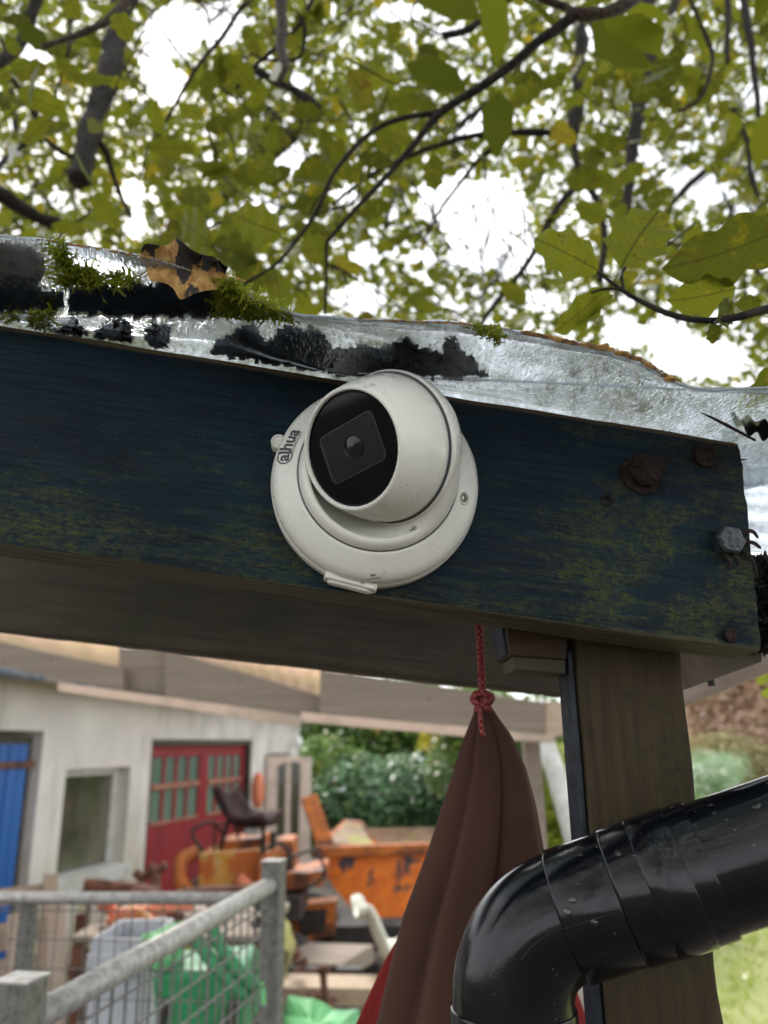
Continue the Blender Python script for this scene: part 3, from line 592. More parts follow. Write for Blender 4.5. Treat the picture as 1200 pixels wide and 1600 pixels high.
# small tracked loader / tractor with seat
tr = empty('yard_tractor', PG(380, 1440), 'rusty orange yard tractor with a dark seat in front of red doors', 'tractor')
YT = 6.9
def pt(x, y, dy=0): return P(x, y, YT + dy)
def pbox(x0, y0, x1, y1, d, mat, name, dy=0, skew=(0, 0, 0, 0)):
    mb = MB(); mb.prism([pt(x0, y1 + skew[0], dy), pt(x1, y1 + skew[1], dy), pt(x1, y0 + skew[2], dy), pt(x0, y0 + skew[3], dy)], (0, d, 0)); return mb.build(name, mat, tr, bevel=.012)
pbox(310, 1330, 412, 1392, .5, M['ochre'], 'engine_cover', 0, (0, 0, -4, 4))
pbox(340, 1308, 410, 1334, .5, M['orange_rust'], 'upper_cover', .1, (0, 0, 0, 6))
pbox(432, 1312, 458, 1362, .4, M['orange_rust'], 'fuel_tank', .1)
pbox(275, 1390, 420, 1402, .9, M['yard_rust'], 'front_bumper', -.15)
for x0 in (282, 412):
    mb = MB(); mb.tube(spline([pt(x0 + 14, 1398, -.1), pt(x0, 1375, -.1), pt(x0 + 2, 1345, -.05), pt(x0 + 28, 1330, .1)]), .055, 8); mb.build('loader_arm', M['orange_rust'], tr, smooth=True)
pbox(400, 1368, 505, 1392, .8, M['orange_rust'], 'rear_platform', .35, (6, -8, -8, 4))
pbox(300, 1402, 470, 1440, .6, M['dark_metal'], 'chassis', .15)
mb = MB(); mb.tube([pt(408, 1375, -.05), pt(412, 1290, .05)], .02, 6); mb.tube([pt(420, 1372, 0), pt(428, 1300, .05)], .03, 6); mb.build('lever', M['dark_metal'], tr)
mb = MB(); mb.tube([pt(373, 1372, -.1), pt(398, 1392, -.12)], [.05, .045], 10); mb.build('exhaust_can', M['net_orange'], tr, smooth=True)
mb = MB(); mb.box(pt(395, 1297, .05), (.13, .12, .07)); mb.build('filter_cap', M['white_paint'], tr, bevel=.02)
# hoses, a guard rail and a loose cable
for k_, pl in enumerate(([(318, 1330), (300, 1300), (330, 1285), (352, 1308)], [(410, 1330), (440, 1318), (452, 1350), (430, 1385)], [(372, 1300), (360, 1275), (352, 1300), (344, 1326)], [(455, 1340), (490, 1330), (508, 1365), (480, 1388)], [(285, 1392), (300, 1420), (350, 1425), (372, 1402)])):
    mb = MB(); mb.tube(spline([pt(x, y, -.12 + .03 * i) for i, (x, y) in enumerate(pl)], 6), .014 + .003 * (k_ % 3), 7); mb.build('hose', M['dark_metal'], tr, smooth=True)
mb = MB(); mb.tube([pt(335, 1330, -.02), pt(335, 1288, -.02), pt(372, 1284, -.02), pt(372, 1310, -.02)], .014, 6); mb.build('guard_rail', M['yard_rust'], tr, smooth=True)
# seat : curved shell
V = []; F = []
prof = spline([pt(353, 1240, .05), pt(362, 1262, .02), pt(376, 1283, -.02), pt(400, 1288, -.06), pt(426, 1284, -.1)], 4)
for i, p in enumerate(prof):
    for j in range(7):
        s_ = (j - 3) / 3; V.append(p + Vector((.05 * s_, .22 * s_, .06 * s_ * s_)))
for i in range(len(prof) - 1):
    for j in range(6): F.append((i * 7 + j, i * 7 + j + 1, (i + 1) * 7 + j + 1, (i + 1) * 7 + j))
mk('seat', V, F, M['seat'], tr, smooth=True, solid=.06)
for k in range(2):
    Mw = basis((pt(330 + 110 * k, 1425).x, YT + .45, .30), (0, 1, 0), (1, 0, 0)); Vv, Ff = lathe([(.12, -.12), (.25, -.12), (.29, -.07), (.30, 0), (.29, .07), (.25, .12), (.12, .12)], 20)
    wh = mk('wheel', Vv, Ff, M['dark_metal'], tr, M=Mw, smooth=True); Vv, Ff = lathe([(.001, -.09), (.11, -.09), (.13, -.125), (.13, .125), (.001, .09)], 16); mk('rim', Vv, Ff, M['yard_rust'], wh, M=Mw)

# white plastic shell chair leaning
V = []; F = []; prof = spline([P(556, 1434, 5.9), P(572, 1432, 5.95), P(590, 1470, 5.85), P(604, 1500, 5.75), P(628, 1505, 5.65), P(640, 1497, 5.6)], 4)
for p in prof:
    for j in range(9):
        s_ = (j - 4) / 4; V.append(p + Vector((-.04 * s_, .2 * s_ - .02, .10 * abs(s_) ** 2.5)))
for i in range(len(prof) - 1):
    for j in range(8): F.append((i * 9 + j, i * 9 + j + 1, (i + 1) * 9 + j + 1, (i + 1) * 9 + j))
ch = empty('chair', PG(590, 1560), 'white plastic shell chair standing in the yard beside the brown cloth', 'chair')
mk('seat_shell', V, F, M['white_plastic2'], ch, smooth=True, solid=.022)
for dx, dy in ((0, 0), (32, 0), (4, .25), (36, .25)):
    mb = MB(); q = P(592 + dx, 1506, 5.75 + dy); mb.tube([q, Vector((q.x + .02, q.y, 0))], .012, 6); mb.build('leg', M['dark_metal'], ch)

# wheelbarrow / green crates behind the fence
def pb(name, x0, y0, x1, y1, Y, d, mat, label, cat, parent=None, sk_=(0, 0, 0, 0), bev=.012, drop=True):
    """box-like thing from photo corners, carried down to the ground when drop"""
    a, b, c, e = P(x0, y1 + sk_[0], Y), P(x1, y1 + sk_[1], Y), P(x1, y0 + sk_[2], Y), P(x0, y0 + sk_[3], Y)
    if drop: a = Vector((a.x, Y, 0)); b = Vector((b.x, Y, 0))
    mb = MB(); mb.prism([a, b, c, e], (0, d, 0)); o = mb.build(name, mat, parent, bevel=bev)
    if label: tag(o, label, cat)
    return o
def bin_thing(name, x0, y0, x1, Y, d, mat, label, cat, lipmat=None, taper=.9):
    a = P(x0, y0, Y); b = P(x1, y0, Y); W_ = b.x - a.x; c = Vector(((a.x + b.x) / 2, Y + d / 2, 0)); h = a.z
    V = []; F = []
    lv = [(0, taper), (h * .9, .98), (h * .9, 1.06), (h * .96, 1.06), (h * .96, 1.0), (h, 1.0), (h, .93), (h * .3, .85)]
    for z, s_ in lv:
        for sx, sy in ((-1, -1), (1, -1), (1, 1), (-1, 1)): V.append(Vector((sx * W_ / 2 * s_, sy * d / 2 * s_, z)))
    for i in range(len(lv) - 1):
        for k in range(4): F.append((i * 4 + k, i * 4 + (k + 1) % 4, (i + 1) * 4 + (k + 1) % 4, (i + 1) * 4 + k))
    F.append((0, 3, 2, 1)); n_ = (len(lv) - 1) * 4; F.append((n_, n_ + 1, n_ + 2, n_ + 3))
    o = mk(name, V, F, mat, None, M=Matrix.Translation(c), bevel=.012); tag(o, label, cat); return o
bin_thing('storage_bin', 142, 1468, 232, 3.6, .4, M['grey_bin'], 'pale grey plastic bin behind the mesh fence', 'bin')
gb = empty('wheelbarrow', (P(310, 1500, 3.3).x, 3.3, 0), 'green wheelbarrow with tubular handles behind the mesh fence', 'wheelbarrow')
def pg_(x, y, Y=3.3): return P(x, y, Y)
mb = MB(); mb.prism([pg_(234, 1520), pg_(384, 1508), pg_(380, 1640), pg_(244, 1640)], (0, .35, 0)); mb.build('tray', M['green_plastic'], gb, bevel=.03)
for (a, b, c_) in (((300, 1455), (330, 1500), (386, 1560)), ((330, 1448), (352, 1490), (400, 1545))):
    mb = MB(); mb.tube(spline([pg_(a[0], a[1], 3.2), pg_(b[0], b[1], 3.15), pg_(c_[0], c_[1], 3.1)]), .024, 8); mb.build('handle', M['green_plastic'], gb, smooth=True)
mb = MB(); mb.tube([Vector((pg_(262, 0).x, 3.3, 0)), pg_(262, 1560, 3.3)], .02, 6); mb.build('leg', M['dark_metal'], gb)
mb = MB(); mb.tube([Vector((pg_(366, 0).x, 3.3, 0)), pg_(366, 1560, 3.3)], .02, 6); mb.build('leg', M['dark_metal'], gb)
def crumple(name, pts, Y, mat, label, cat, d=.25, seed=0, amp=.03):
    """crumpled sheet/bag: outline fan, pushed out in the middle"""
    c = Vector((0, 0, 0)); ring = [P(x, y, Y) for x, y in pts]
    for p in ring: c += p
    c /= len(ring); V = []; F = []; n_ = len(ring) * 3; lv = 6; R = []
    rr = spline(ring + [ring[0]], 3)[:-1]; n_ = len(rr)
    for l_ in range(lv):
        f = l_ / (lv - 1)
        for k, p in enumerate(rr):
            q = c + (p - c) * (1 - f * .98) + Vector((0, -d * math.sin(f * math.pi / 2), 0)); q += Vector((mnoise.noise(q * 9 + Vector((seed, 0, 0))), mnoise.noise(q * 9 + Vector((0, seed, 3))), mnoise.noise(q * 9 + Vector((2, 0, seed))))) * amp * 2; V.append(q)
    for l_ in range(lv - 1):
        for k in range(n_): F.append((l_ * n_ + k, l_ * n_ + (k + 1) % n_, (l_ + 1) * n_ + (k + 1) % n_, (l_ + 1) * n_ + k))
    F.append(tuple((lv - 1) * n_ + k for k in range(n_)))
    o = mk(name, V, F, mat, None, smooth=False, solid=.01); tag(o, label, cat); return o
crumple('plastic_bag', [(240, 1470), (262, 1450), (290, 1445), (300, 1470), (285, 1500), (255, 1505)], 3.5, M['pale_green'], 'pale green crumpled bag on top of the green wheelbarrow', 'bag', seed=3)
crumple('plastic_sheet', [(440, 1600), (446, 1568), (480, 1566), (520, 1575), (560, 1600), (575, 1680), (430, 1680)], 4.3, M['pale_green'], 'pale green plastic sheet lying beside the corner fence post', 'sheet', seed=8, d=.4)
crumple('feed_sack', [(440, 1420), (455, 1440), (458, 1500), (445, 1530), (425, 1500), (428, 1440)], 5.4, M['yellow_wall'], 'yellowish sack standing behind the corner fence post', 'sack', seed=5, d=.15)
# trestles, sleepers and planks in the yard
def plank(a, b, Y0, Y1, w_, h_, mat, label=None, cat='plank', group=None, name='plank'):
    mb = MB(); mb.bar(P(a[0], a[1], Y0), P(b[0], b[1], Y1), w_, h_); o = mb.build(name, mat, None, bevel=.006); tag(o, label, cat, group); return o
plank((440, 1545), (600, 1548), 5.6, 5.5, .3, .10, M['pale_timber'], 'pale timber sleeper lying lowest behind the corner fence post')
plank((455, 1500), (560, 1505), 6.6, 6.4, .6, .12, M['grey_timber'], 'grey weathered timber sleeper lying below the orange dumper')
plank((450, 1520), (565, 1522), 6.0, 6.0, .10, .08, M['dark_metal'], 'dark steel bar lying between the two sleepers', 'bar', name='steel_bar')
mb = MB(); mb.tube(spline([P(505, 1515, 5.2), P(508, 1550, 5.2), P(525, 1610, 5.1)]), .022, 7); mb.tube([P(498, 1518, 5.2), P(514, 1514, 5.2)], .028, 7); o = mb.build('rusty_prop', M['yard_rust'], None, smooth=True); tag(o, 'short rusty prop leaning beside the pale green sheet', 'prop')
for i, (x, y0, y1, Y, lab) in enumerate(((222, 1362, 1410, 6.0, 'rusty forked prop at left of the pair before the red door'), (244, 1352, 1412, 5.9, 'rusty forked prop at right of the pair before the red door'))):
    e = empty('forked_prop', (P(x, y1, Y).x, Y, 0), lab, 'prop', 'forked props by the red door')
    q1 = P(x, y0 + 10, Y); mb = MB(); mb.tube([Vector((q1.x + .03, Y, 0)), q1], [.045, .032], 8); mb.build('shaft', M['yard_rust'], e, smooth=True)
    mb = MB(); mb.tube(spline([P(x - 11, y0, Y), P(x, y0 + 9, Y), P(x + 15, y0 - 1, Y)]), [.03] * 13, 7); mb.build('fork', M['yard_rust'], e, smooth=True)
for i, (x, y0, Y, r, lab) in enumerate(((142, 1378, 5.0, .014, 'thin rusty stake nearest the window sill'), (170, 1388, 5.1, .012, 'short rusty stake under the window corner'), (192, 1386, 5.3, .016, 'rusty stake between window and red door'))):
    q = P(x, y0, Y); mb = MB(); mb.tube([Vector((q.x - .02, Y, 0)), q], r, 6); o = mb.build('iron_stake', M['yard_rust']); tag(o, lab, 'stake', 'iron stakes by the wall')
# low mossy wall under the window and clutter on it
mb = MB(); q0 = PW(95, 1400, .5); mb.prism([wpt(tw0 - 1.2, 0, .9), wpt(tw1 + .6, 0, .9), wpt(tw1 + .6, .55, .9), wpt(tw0 - 1.2, .62, .9)], -WNn * .5); o = mb.build('low_wall', M['yellow_wall']); tag(o, 'low mossy yellow stone wall under the workshop window', 'wall')
random.seed(5)
clut = [(205, 1438, 4.9, .10, 'yard_rust', 'pipe_fitting'), (240, 1450, 4.6, .07, 'net_orange', 'plastic_cone'), (285, 1430, 4.7, .09, 'yard_rust', 'pipe_fitting'), (330, 1425, 5.0, .08, 'yard_rust', 'pipe_fitting'), (170, 1430, 4.6, .08, 'net_orange', 'pipe_fitting'), (190, 1452, 4.4, .06, 'ochre', 'pipe_fitting'), (350, 1440, 4.8, .06, 'orange_rust', 'pipe_fitting'), (395, 1450, 4.5, .07, 'dark_metal', 'pipe_fitting')]
clut = [(a, b, c, d * .42, e, f) for a, b, c, d, e, f in clut]
words = ['rusty iron fitting on the scrap bench left of centre', 'small orange plastic cone on the scrap bench', 'rusty iron elbow on the scrap bench behind the top rail', 'rusty curved casting on the scrap bench below the tractor', 'faded orange lump at the left end of the scrap bench', 'ochre metal fitting beside the faded orange lump', 'orange rusty casting on the bench near the fence corner', 'dark oily casting on the bench by the corner post']
bench = pb('scrap_bench', 110, 1462, 420, 1475, 4.4, .9, M['grey_timber'], None, None, drop=False)
be = bench; tag(be, 'low rusty scrap bench behind the mesh fence', 'bench')
for x, Y in ((125, 4.45), (410, 4.45), (125, 5.2), (410, 5.2)):
    q = P(x, 1470, Y); mb = MB(); mb.bar((q.x, Y, 0), (q.x, Y, P(200, 1476, 4.4).z), .06, .06, up=(0, 1, 0)); mb.build('leg', M['yard_rust'], be)
zbench = P(200, 1462, 4.4).z
for (x, y, Y, r, m_, nm), lab in zip(clut, words):
    q = P(x, y, Y); base = Vector((q.x, min(max(Y, 4.45), 5.2), zbench)); mb = MB()
    pts_ = [base + Vector((random.uniform(-.1, .1) * k, random.uniform(-.05, .05) * k, r * .6 + r * 1.1 * k)) for k in range(4)]
    mb.tube(spline(pts_, 4), [r * (0.55 + .45 * random.random()) for _ in range(13)], 8); o = mb.build(nm, M[m_], None, smooth=True); tag(o, lab, nm.replace('_', ' '))

# leaning pallets at left
def pallet(O_, ux, uz, nW, label, L=1.15, H=1.0, nb=7):
    e = empty('pallet', (O_.x, O_.y, 0), label, 'pallet', 'wooden pallets leaning behind the fence'); un = ux.cross(uz).normalized()
    for k in range(nb):
        mb = MB(); z = H * (k + .5) / nb; mb.bar(O_ + uz * z, O_ + uz * z + ux * L, .02, H / nb * .5, up=uz); mb.build('slat', M['pallet'], e)
    for s_ in (0.03, L / 2, L - .03):
        mb = MB(); mb.bar(O_ + ux * s_ + un * .05, O_ + ux * s_ + uz * H + un * .05, .07, .07, up=ux); mb.build('bearer', M['pallet'], e)
q = P(-60, 1400, 4.4); pallet(Vector((q.x - .3, 4.3, 0.02)), Vector((.87, .48, .04)).normalized(), Vector((-.06, .12, 1)).normalized(), 0, 'wooden pallet standing upright at the far left before the blue door', L=.78, H=q.z + .0, nb=8)
q = P(25, 1400, 3.7); pallet(Vector((q.x, 3.6, 0.02)), Vector((.93, .25, .20)).normalized(), Vector((-.14, .10, 1)).normalized(), 0, 'wooden pallet leaning tilted beside the pale grey bin', L=.38, H=q.z - .12, nb=8)

# ================================================================== MESH FENCE
zf = 2.10 - 0.305
c0 = P(427, 1400, 2.2); c1 = P(28, 1580, 1.22); c2 = P(-420, 1400, 2.42); cm = P(48, 1400, 2.32)
c0 = Vector((c0.x, c0.y, 0)); c1 = Vector((c1.x, c1.y, 0)); c2 = Vector((c2.x, c2.y, 0)); cm = Vector((cm.x, cm.y, 0))
fe = empty('mesh_fence', c0, 'galvanised mesh fence with square posts crossing the yard corner', 'fence')
def fpost(c, top, w_, mat):
    mb = MB(); mb.bar((c.x, c.y, 0), (c.x, c.y, top), w_, w_, up=(c1 - c0)); o = mb.build('post', mat, fe, bevel=.002)
    mb = MB(); mb.bar((c.x, c.y, top), (c.x, c.y, top + .003), w_ + .003, w_ + .003, up=(c1 - c0)); mb.build('cap', M['galv'], o); return o
fpost(c0, P(427, 1345, 2.2).z, .050, M['galv_dark']); fpost(c1, P(28, 1530, 1.22).z, .052, M['galv_dark'])
zr_a = P(427, 1380, 2.2).z; zr_b = zr_a
far_z = P(380, 1405, 2.2).z
fpost(cm, far_z - .02, .035, M['galv_dark'])
# top rails, pulled in by the posts
A_ = Vector((c0.x, c0.y, zr_a)); B_ = Vector((c1.x, c1.y, P(60, 1594, 1.25).z)); dd_ = (B_ - A_).normalized()
mb = MB(); mb.tube([A_ + dd_ * .026, B_ - dd_ * .026], .0205, 16); mb.build('rail', M['galv'], fe, smooth=True)
A2 = Vector((c0.x, c0.y, far_z)); B2 = Vector((c2.x, c2.y, far_z - .01)); d2 = (B2 - A2).normalized()
mb = MB(); mb.tube([A2 + d2 * .026, B2], .0155, 14); mb.build('rail', M['galv'], fe, smooth=True)
def wires(pa, pb, z0, z1a, z1b, dv, dh, r, off, nm):
    ax = (pb - pa); L = ax.length; ax.normalize(); nrm = Vector((-ax.y, ax.x, 0)); mb = MB(); k = 1
    while k * dv < L - .03:
        p = pa + ax * (k * dv); zt_ = z1a + (z1b - z1a) * (k * dv / L); mb.tube([Vector((p.x, p.y, z0)) + nrm * off, Vector((p.x, p.y, zt_)) + nrm * off], r, 6, cap=False); k += 1
    k = 0
    while z1a - .03 - k * dh > z0:
        z = z1a - .03 - k * dh; zb_ = z + (z1b - z1a); mb.tube([Vector((pa.x, pa.y, z)) + nrm * (off + 2 * r), Vector((pb.x, pb.y, zb_)) + nrm * (off + 2 * r)], r, 6, cap=False); k += 1
    o = mb.build(nm, M['galv_dark'], fe, smooth=True); o['kind'] = 'stuff'; return o
wires(c0, c1, .08, zr_a - .012, B_.z - .012, .042, .058, .0022, 0.0, 'wire_panel')
wires(c0, c2, .08, far_z, far_z - .01, .042, .068, .0019, 0.0, 'wire_panel')
mb = MB(); mb.tube([P(410, 1535, 2.15), P(412, 1570, 2.15)], .006, 6); o = mb.build('cable_tie', M['pale_green'], fe)

# ================================================================== SHELTER : painted front beam, rear beam, post
Yb = 0.478
def perp_h(Ya):
    A = P(0, 505, Ya); B = P(1155, 690, Yb); C_ = P(0, 855, Ya); ax = (B - A).normalized(); d = C_ - A; return (d - ax * d.dot(ax)).length
A = P(1155, 690, Yb); B = P(0, 505, Yb); ax = (A - B).normalized(); d = P(1190, 1022, Yb) - A; HB = (d - ax * d.dot(ax)).length
Ya = Yb * HB / perp_h(Yb)
PA, PB_ = P(0, 505, Ya), P(1155, 690, Yb)
bx = (PB_ - PA).normalized(); by = Vector((0, 0, 1)).cross(bx).normalized(); bz = bx.cross(by).normalized()
BO = PA + bx * ((P(600, 601, (Ya + Yb) / 2) - PA).dot(bx))
BM = Matrix(((bx.x, by.x, bz.x, BO.x), (bx.y, by.y, bz.y, BO.y), (bx.z, by.z, bz.z, BO.z), (0, 0, 0, 1)))
BMi = BM.inverted()
print('BEAM h', HB, 'Ya', Ya, 'BO', BO)
def PF(px, py, off=0.0):
    """point on the front face of the painted beam (off towards the viewer), local beam coords"""
    d = ray(px, py); o0 = BO - by * off; k = (o0 - CAM).dot(by) / d.dot(by); return BMi @ (CAM + d * k)
xr0, xr1 = PF(1155, 690).x, PF(1190, 1022).x
XL = -0.62
sh = empty('shelter', (P(985, 1165, .56).x, .56, 0), 'timber shelter with navy painted front beam, rear beam and wooden post', 'shelter')
def timber(name, Mx, x0, x1f, yy, zz_, mat, parent, r=.003, nx=160, amp=.0007, jag=0, seed=0, wob=0.0, holes=()):
    y0, y1 = yy; z0, z1 = zz_
    per = []
    def arc(cy, cz, a0):
        for k in range(4):
            a = a0 + math.pi / 2 * k / 3; per.append((cy + r * math.cos(a), cz + r * math.sin(a)))
    def side(p, q, n_):
        for k in range(1, n_): per.append((p[0] + (q[0] - p[0]) * k / n_, p[1] + (q[1] - p[1]) * k / n_))
    # counter-clockwise in (y,z): start bottom-right corner
    arc(y1 - r, z0 + r, -math.pi / 2); side((y1, z0 + r), (y1, z1 - r), 8)
    arc(y1 - r, z1 - r, 0); side((y1 - r, z1), (y0 + r, z1), 4)
    arc(y0 + r, z1 - r, math.pi / 2); side((y0, z1 - r), (y0, z0 + r), 26)
    arc(y0 + r, z0 + r, math.pi); side((y0 + r, z0), (y1 - r, z0), 4)
    V = []; F = []; n_ = len(per)
    for i in range(nx + 1):
        for k, (y, z) in enumerate(per):
            f = (z - z1) / (z0 - z1); xe = x1f(f) if callable(x1f) else x1f
            if jag and i > nx - 2: xe += jag * (mnoise.noise(Vector((y * 90, z * 320, seed))) + .6 * mnoise.noise(Vector((y * 300, z * 900, seed))))
            x = x0 + (xe - x0) * (i / nx)
            p = Vector((x * 6, y * 30, z * 30 + seed)); q = Vector((x * 18, y * 160, z * 220 + seed))
            dn = amp * (mnoise.noise(p) * 1.2 + mnoise.noise(q) * .8); cy_, cz_ = (y0 + y1) / 2, (z0 + z1) / 2
            ey = -1 if y < y0 + r * 1.5 else (1 if y > y1 - r * 1.5 else 0); ez = -1 if z < z0 + r * 1.5 else (1 if z > z1 - r * 1.5 else 0)
            corner = (ey != 0 and ez != 0)
            if corner: dn -= amp * 2.2 * max(0, mnoise.noise(Vector((x * 14, ez * 3.1, ey * 5 + seed))) + .25)
            dn2 = wob * mnoise.noise(Vector((x * 3.3, ez, seed + 9)))
            for (hx, hz, hr, hd) in holes:
                if ey < 0:
                    dd = math.hypot(x - hx, (z - hz) * 1.4) / hr
                    if dd < 1: dn -= hd * (1 - dd * dd)
            V.append(Vector((x, y + ey * dn, z + ez * dn + dn2)))
    for i in range(nx):
        for k in range(n_): F.append((i * n_ + k, i * n_ + (k + 1) % n_, (i + 1) * n_ + (k + 1) % n_, (i + 1) * n_ + k))
    F.append(tuple(range(n_))[::-1]); F.append(tuple(nx * n_ + k for k in range(n_)))
    return mk(name, V, F, mat, parent, M=Mx, smooth=True)
def hol(px, py, r, d): q = PF(px, py); return (q.x, q.z, r, d)
fb = timber('front_beam', BM, XL, lambda f: xr0 + (xr1 - xr0) * f, (0, .045), (-HB, 0), M['beam'], sh, r=.0022, nx=240, amp=.0007, jag=.0022, seed=3,
            holes=[hol(1003, 745, .016, .004), hol(1103, 713, .011, .004), hol(1143, 993, .012, .004), hol(948, 782, .006, .003), hol(1130, 850, .016, .0025), hol(193, 700, .003, .002)])
m_ = fb.modifiers.new('edge', 'EDGE_SPLIT'); m_.split_angle = math.radians(50)
fb['label'] = 'navy painted beam with green algae'
# splinters at the cut end
random.seed(21)
for k, (y, ln) in enumerate(((716, 14), (728, 10), (741, 12), (766, 9), (780, 16), (700, 7), (838, 12))):
    a = PF(1152 + (y - 690) * .1, y); mb = MB(); a = BM @ (a + Vector((-.002, .002 + random.random() * .02, 0)))
    mb.tube(spline([a, a + Vector((ln / 2600, 0, .0008 * random.uniform(-1, 1))), a + Vector((ln / 1400, 0, random.uniform(-.002, .002)))], 2), [.0013, .0011, .0008, .0006, .0003], 5); o = mb.build('splinter', M['bark'], fb)
# hardware
def on_beam(px, py, off=0.0):
    q = PF(px, py); q.y = -off; return BM @ q
def hexbolt(px, py, r, h, mat, name, parent, rough=0.0, wr=0, n_=6):
    c_ = on_beam(px, py); Mw = basis(c_, -by, bx)
    mb = MB(); prof = [(r * .96, -.002), (r, h * .75), (r * .86, h), (.0001, h * 1.02)]
    V, F = lathe(prof, n_ * 4)
    V2 = []
    for v in V:
        a = math.atan2(v.y, v.x); rr = math.hypot(v.x, v.y); a6 = (a % (2 * math.pi / n_)) - math.pi / n_
        s_ = (math.cos(math.pi / n_) / math.cos(a6)) if n_ == 6 and rr > r * .5 else 1.0
        s_ *= 1 + rough * mnoise.noise(Vector((v.x * 300, v.y * 300, v.z * 200)))
        V2.append(Vector((v.x * s_, v.y * s_, v.z * (1 + rough * 2 * mnoise.noise(v * 400)))))
    o = mk(name, V2, F, mat, parent, M=Mw, bevel=.0004)
    if wr:
        V, F = lathe([(wr, -.001), (wr, .0012), (wr * .9, .0018), (r * .8, .0018)], 28); V = [v * (1 + .12 * mnoise.noise(v * 220)) for v in V]; mk('washer', V, F, M['rust'], o, M=Mw)
    return o
hexbolt(1135, 847, .0096, .0080, M['zinc'], 'bolt', fb, .025)
hexbolt(1002, 741, .0100, .0080, M['rust'], 'bolt', fb, .22, wr=.0135)
hexbolt(1103, 713, .0058, .0012, M['rust'], 'screw', fb, .25, wr=.0078, n_=12)
hexbolt(1143, 993, .0040, .0008, M['rust'], 'screw', fb, .4, n_=12)
c_ = on_beam(948, 782); V, F = lathe([(.0042, -.001), (.0040, .0004), (.0028, .0006), (.0024, -.001)], 18); mk('nail_hole', V, F, M['rust'], fb, M=basis(c_, -by, bx))
# torn paper tag / flake by the rusty bolt
mb = MB(); mb.prism([on_beam(1020, 716, .0008), on_beam(1048, 715, .0012), on_beam(1036, 741, .0008), on_beam(1024, 744, .0006)], -by * -.0006); mb.build('rust_flake', M['rust'], fb)
# root-like fibres round the hex bolt
random.seed(4)
for a, b, c in (((1150, 836), (1168, 832), (1182, 842)), ((1152, 848), (1170, 850), (1186, 858)), ((1142, 862), (1146, 875), (1150, 884)), ((1158, 860), (1172, 880), (1180, 905)), ((1128, 866), (1135, 878), (1137, 890))):
    mb = MB(); mb.tube(spline([on_beam(a[0], a[1], .001), on_beam(b[0], b[1], .004), on_beam(c[0], c[1], .002)], 4), [.0014, .0016, .0015, .0013, .0012, .0011, .001, .0009, .0005], 6, nz_=.4); mb.build('root_fibre', M['bark'], fb)

# rear beam
YR = .80
ra, rb_ = P(0, 985, YR), P(885, 1088, YR); rx = (rb_ - ra).normalized(); ry = Vector((0, 0, 1)).cross(rx).normalized(); rz = rx.cross(ry)
RM = Matrix(((rx.x, ry.x, rz.x, ra.x), (rx.y, ry.y, rz.y, ra.y), (rx.z, ry.z, rz.z, ra.z), (0, 0, 0, 1)))
ro = timber('rear_beam', RM, -.45, .655, (0, .045), (0, .165), M['rear_timber'], sh, r=.003, nx=80, amp=.0012, seed=11); ro['label'] = 'bare brown rear beam'
ro.modifiers.new('edge', 'EDGE_SPLIT').split_angle = math.radians(50)
# post
px0 = P(899, 1008, .532).x; px1 = P(1063, 1008, .532).x; pxc = (px0 + px1) / 2; hw = (px1 - px0) / 2
ptop = P(980, 985, .532).z
PM = Matrix.Translation((pxc, .532, 0)) @ Matrix.Rotation(math.radians(-90), 4, 'Y')   # local x = up
V_M = PM
po = timber('post', Matrix(((0, 0, -1, pxc), (0, 1, 0, .532), (1, 0, 0, 0), (0, 0, 0, 1))), 0, ptop, (0, .038), (-hw, hw), None, sh, r=.0025, nx=160, amp=.0012, seed=29)
po.data.materials.clear(); t_ = timber_mat('post_timber_long', (0.058, 0.040, 0.020), (0.030, 0.020, 0.010), (0.034, 0.031, 0.012), (0.016, 0.012, 0.006), scale=130, sx=.05, ax=0); po.data.materials.append(t_)
po.modifiers.new('edge', 'EDGE_SPLIT').split_angle = math.radians(50); po['label'] = 'rough brown wooden post'
for f in (0.12, .30, .52, .75):
    pass
mb = MB(); mb.bar((px0 - .0026, .555, 0), (px0 - .0026, .555, ptop - .012), .004, .034, up=(0, 1, 0)); o = mb.build('trim_board', M['bluetrim'], sh, bevel=.001); o['label'] = 'blue grey strip beside the post'
# packing block
mb = MB(); mb.prism([P(797, 1024, .53), P(886, 1030, .53), P(886, 985, .53), P(790, 975, .53)], (0, .055, 0)); mb.build('packing_block', M['blockwood'], sh, bevel=.001)
mb = MB(); mb.prism([P(805, 1046, .534), P(884, 1053, .534), P(884, 1031, .534), P(801, 1025, .534)], (0, .05, 0)); mb.build('packing_block', M['rear_timber'], sh, bevel=.001)
mb = MB(); mb.prism([P(790, 1022, .536), P(796, 1024, .536), P(789, 975, .536), P(783, 975, .536)], (0, .05, 0)); mb.build('trim_board', M['bluetrim'], sh)
# side rafter and pale gutter going away to the right
mb = MB(); mb.prism([P(1050, 1085, .62), P(1075, 1076, .62), P(1190, 1034, .56), P(1190, 990, .56), P(1050, 990, .62)], (0, .04, 0)); mb.build('side_rafter', M['grey_timber'], sh)
mb = MB(); mb.tube([P(1040, 1098, .72), P(1075, 1083, .70), P(1165, 1046, .66), P(1330, 975, .60)], .0095, 10); gu = mb.build('gutter', M['cream_paint'], sh, smooth=True)
mb = MB(); mb.tube([P(1110, 1060, .665), P(1112, 1072, .665)], .003, 6); mb.build('gutter_clip', M['dark_metal'], gu)

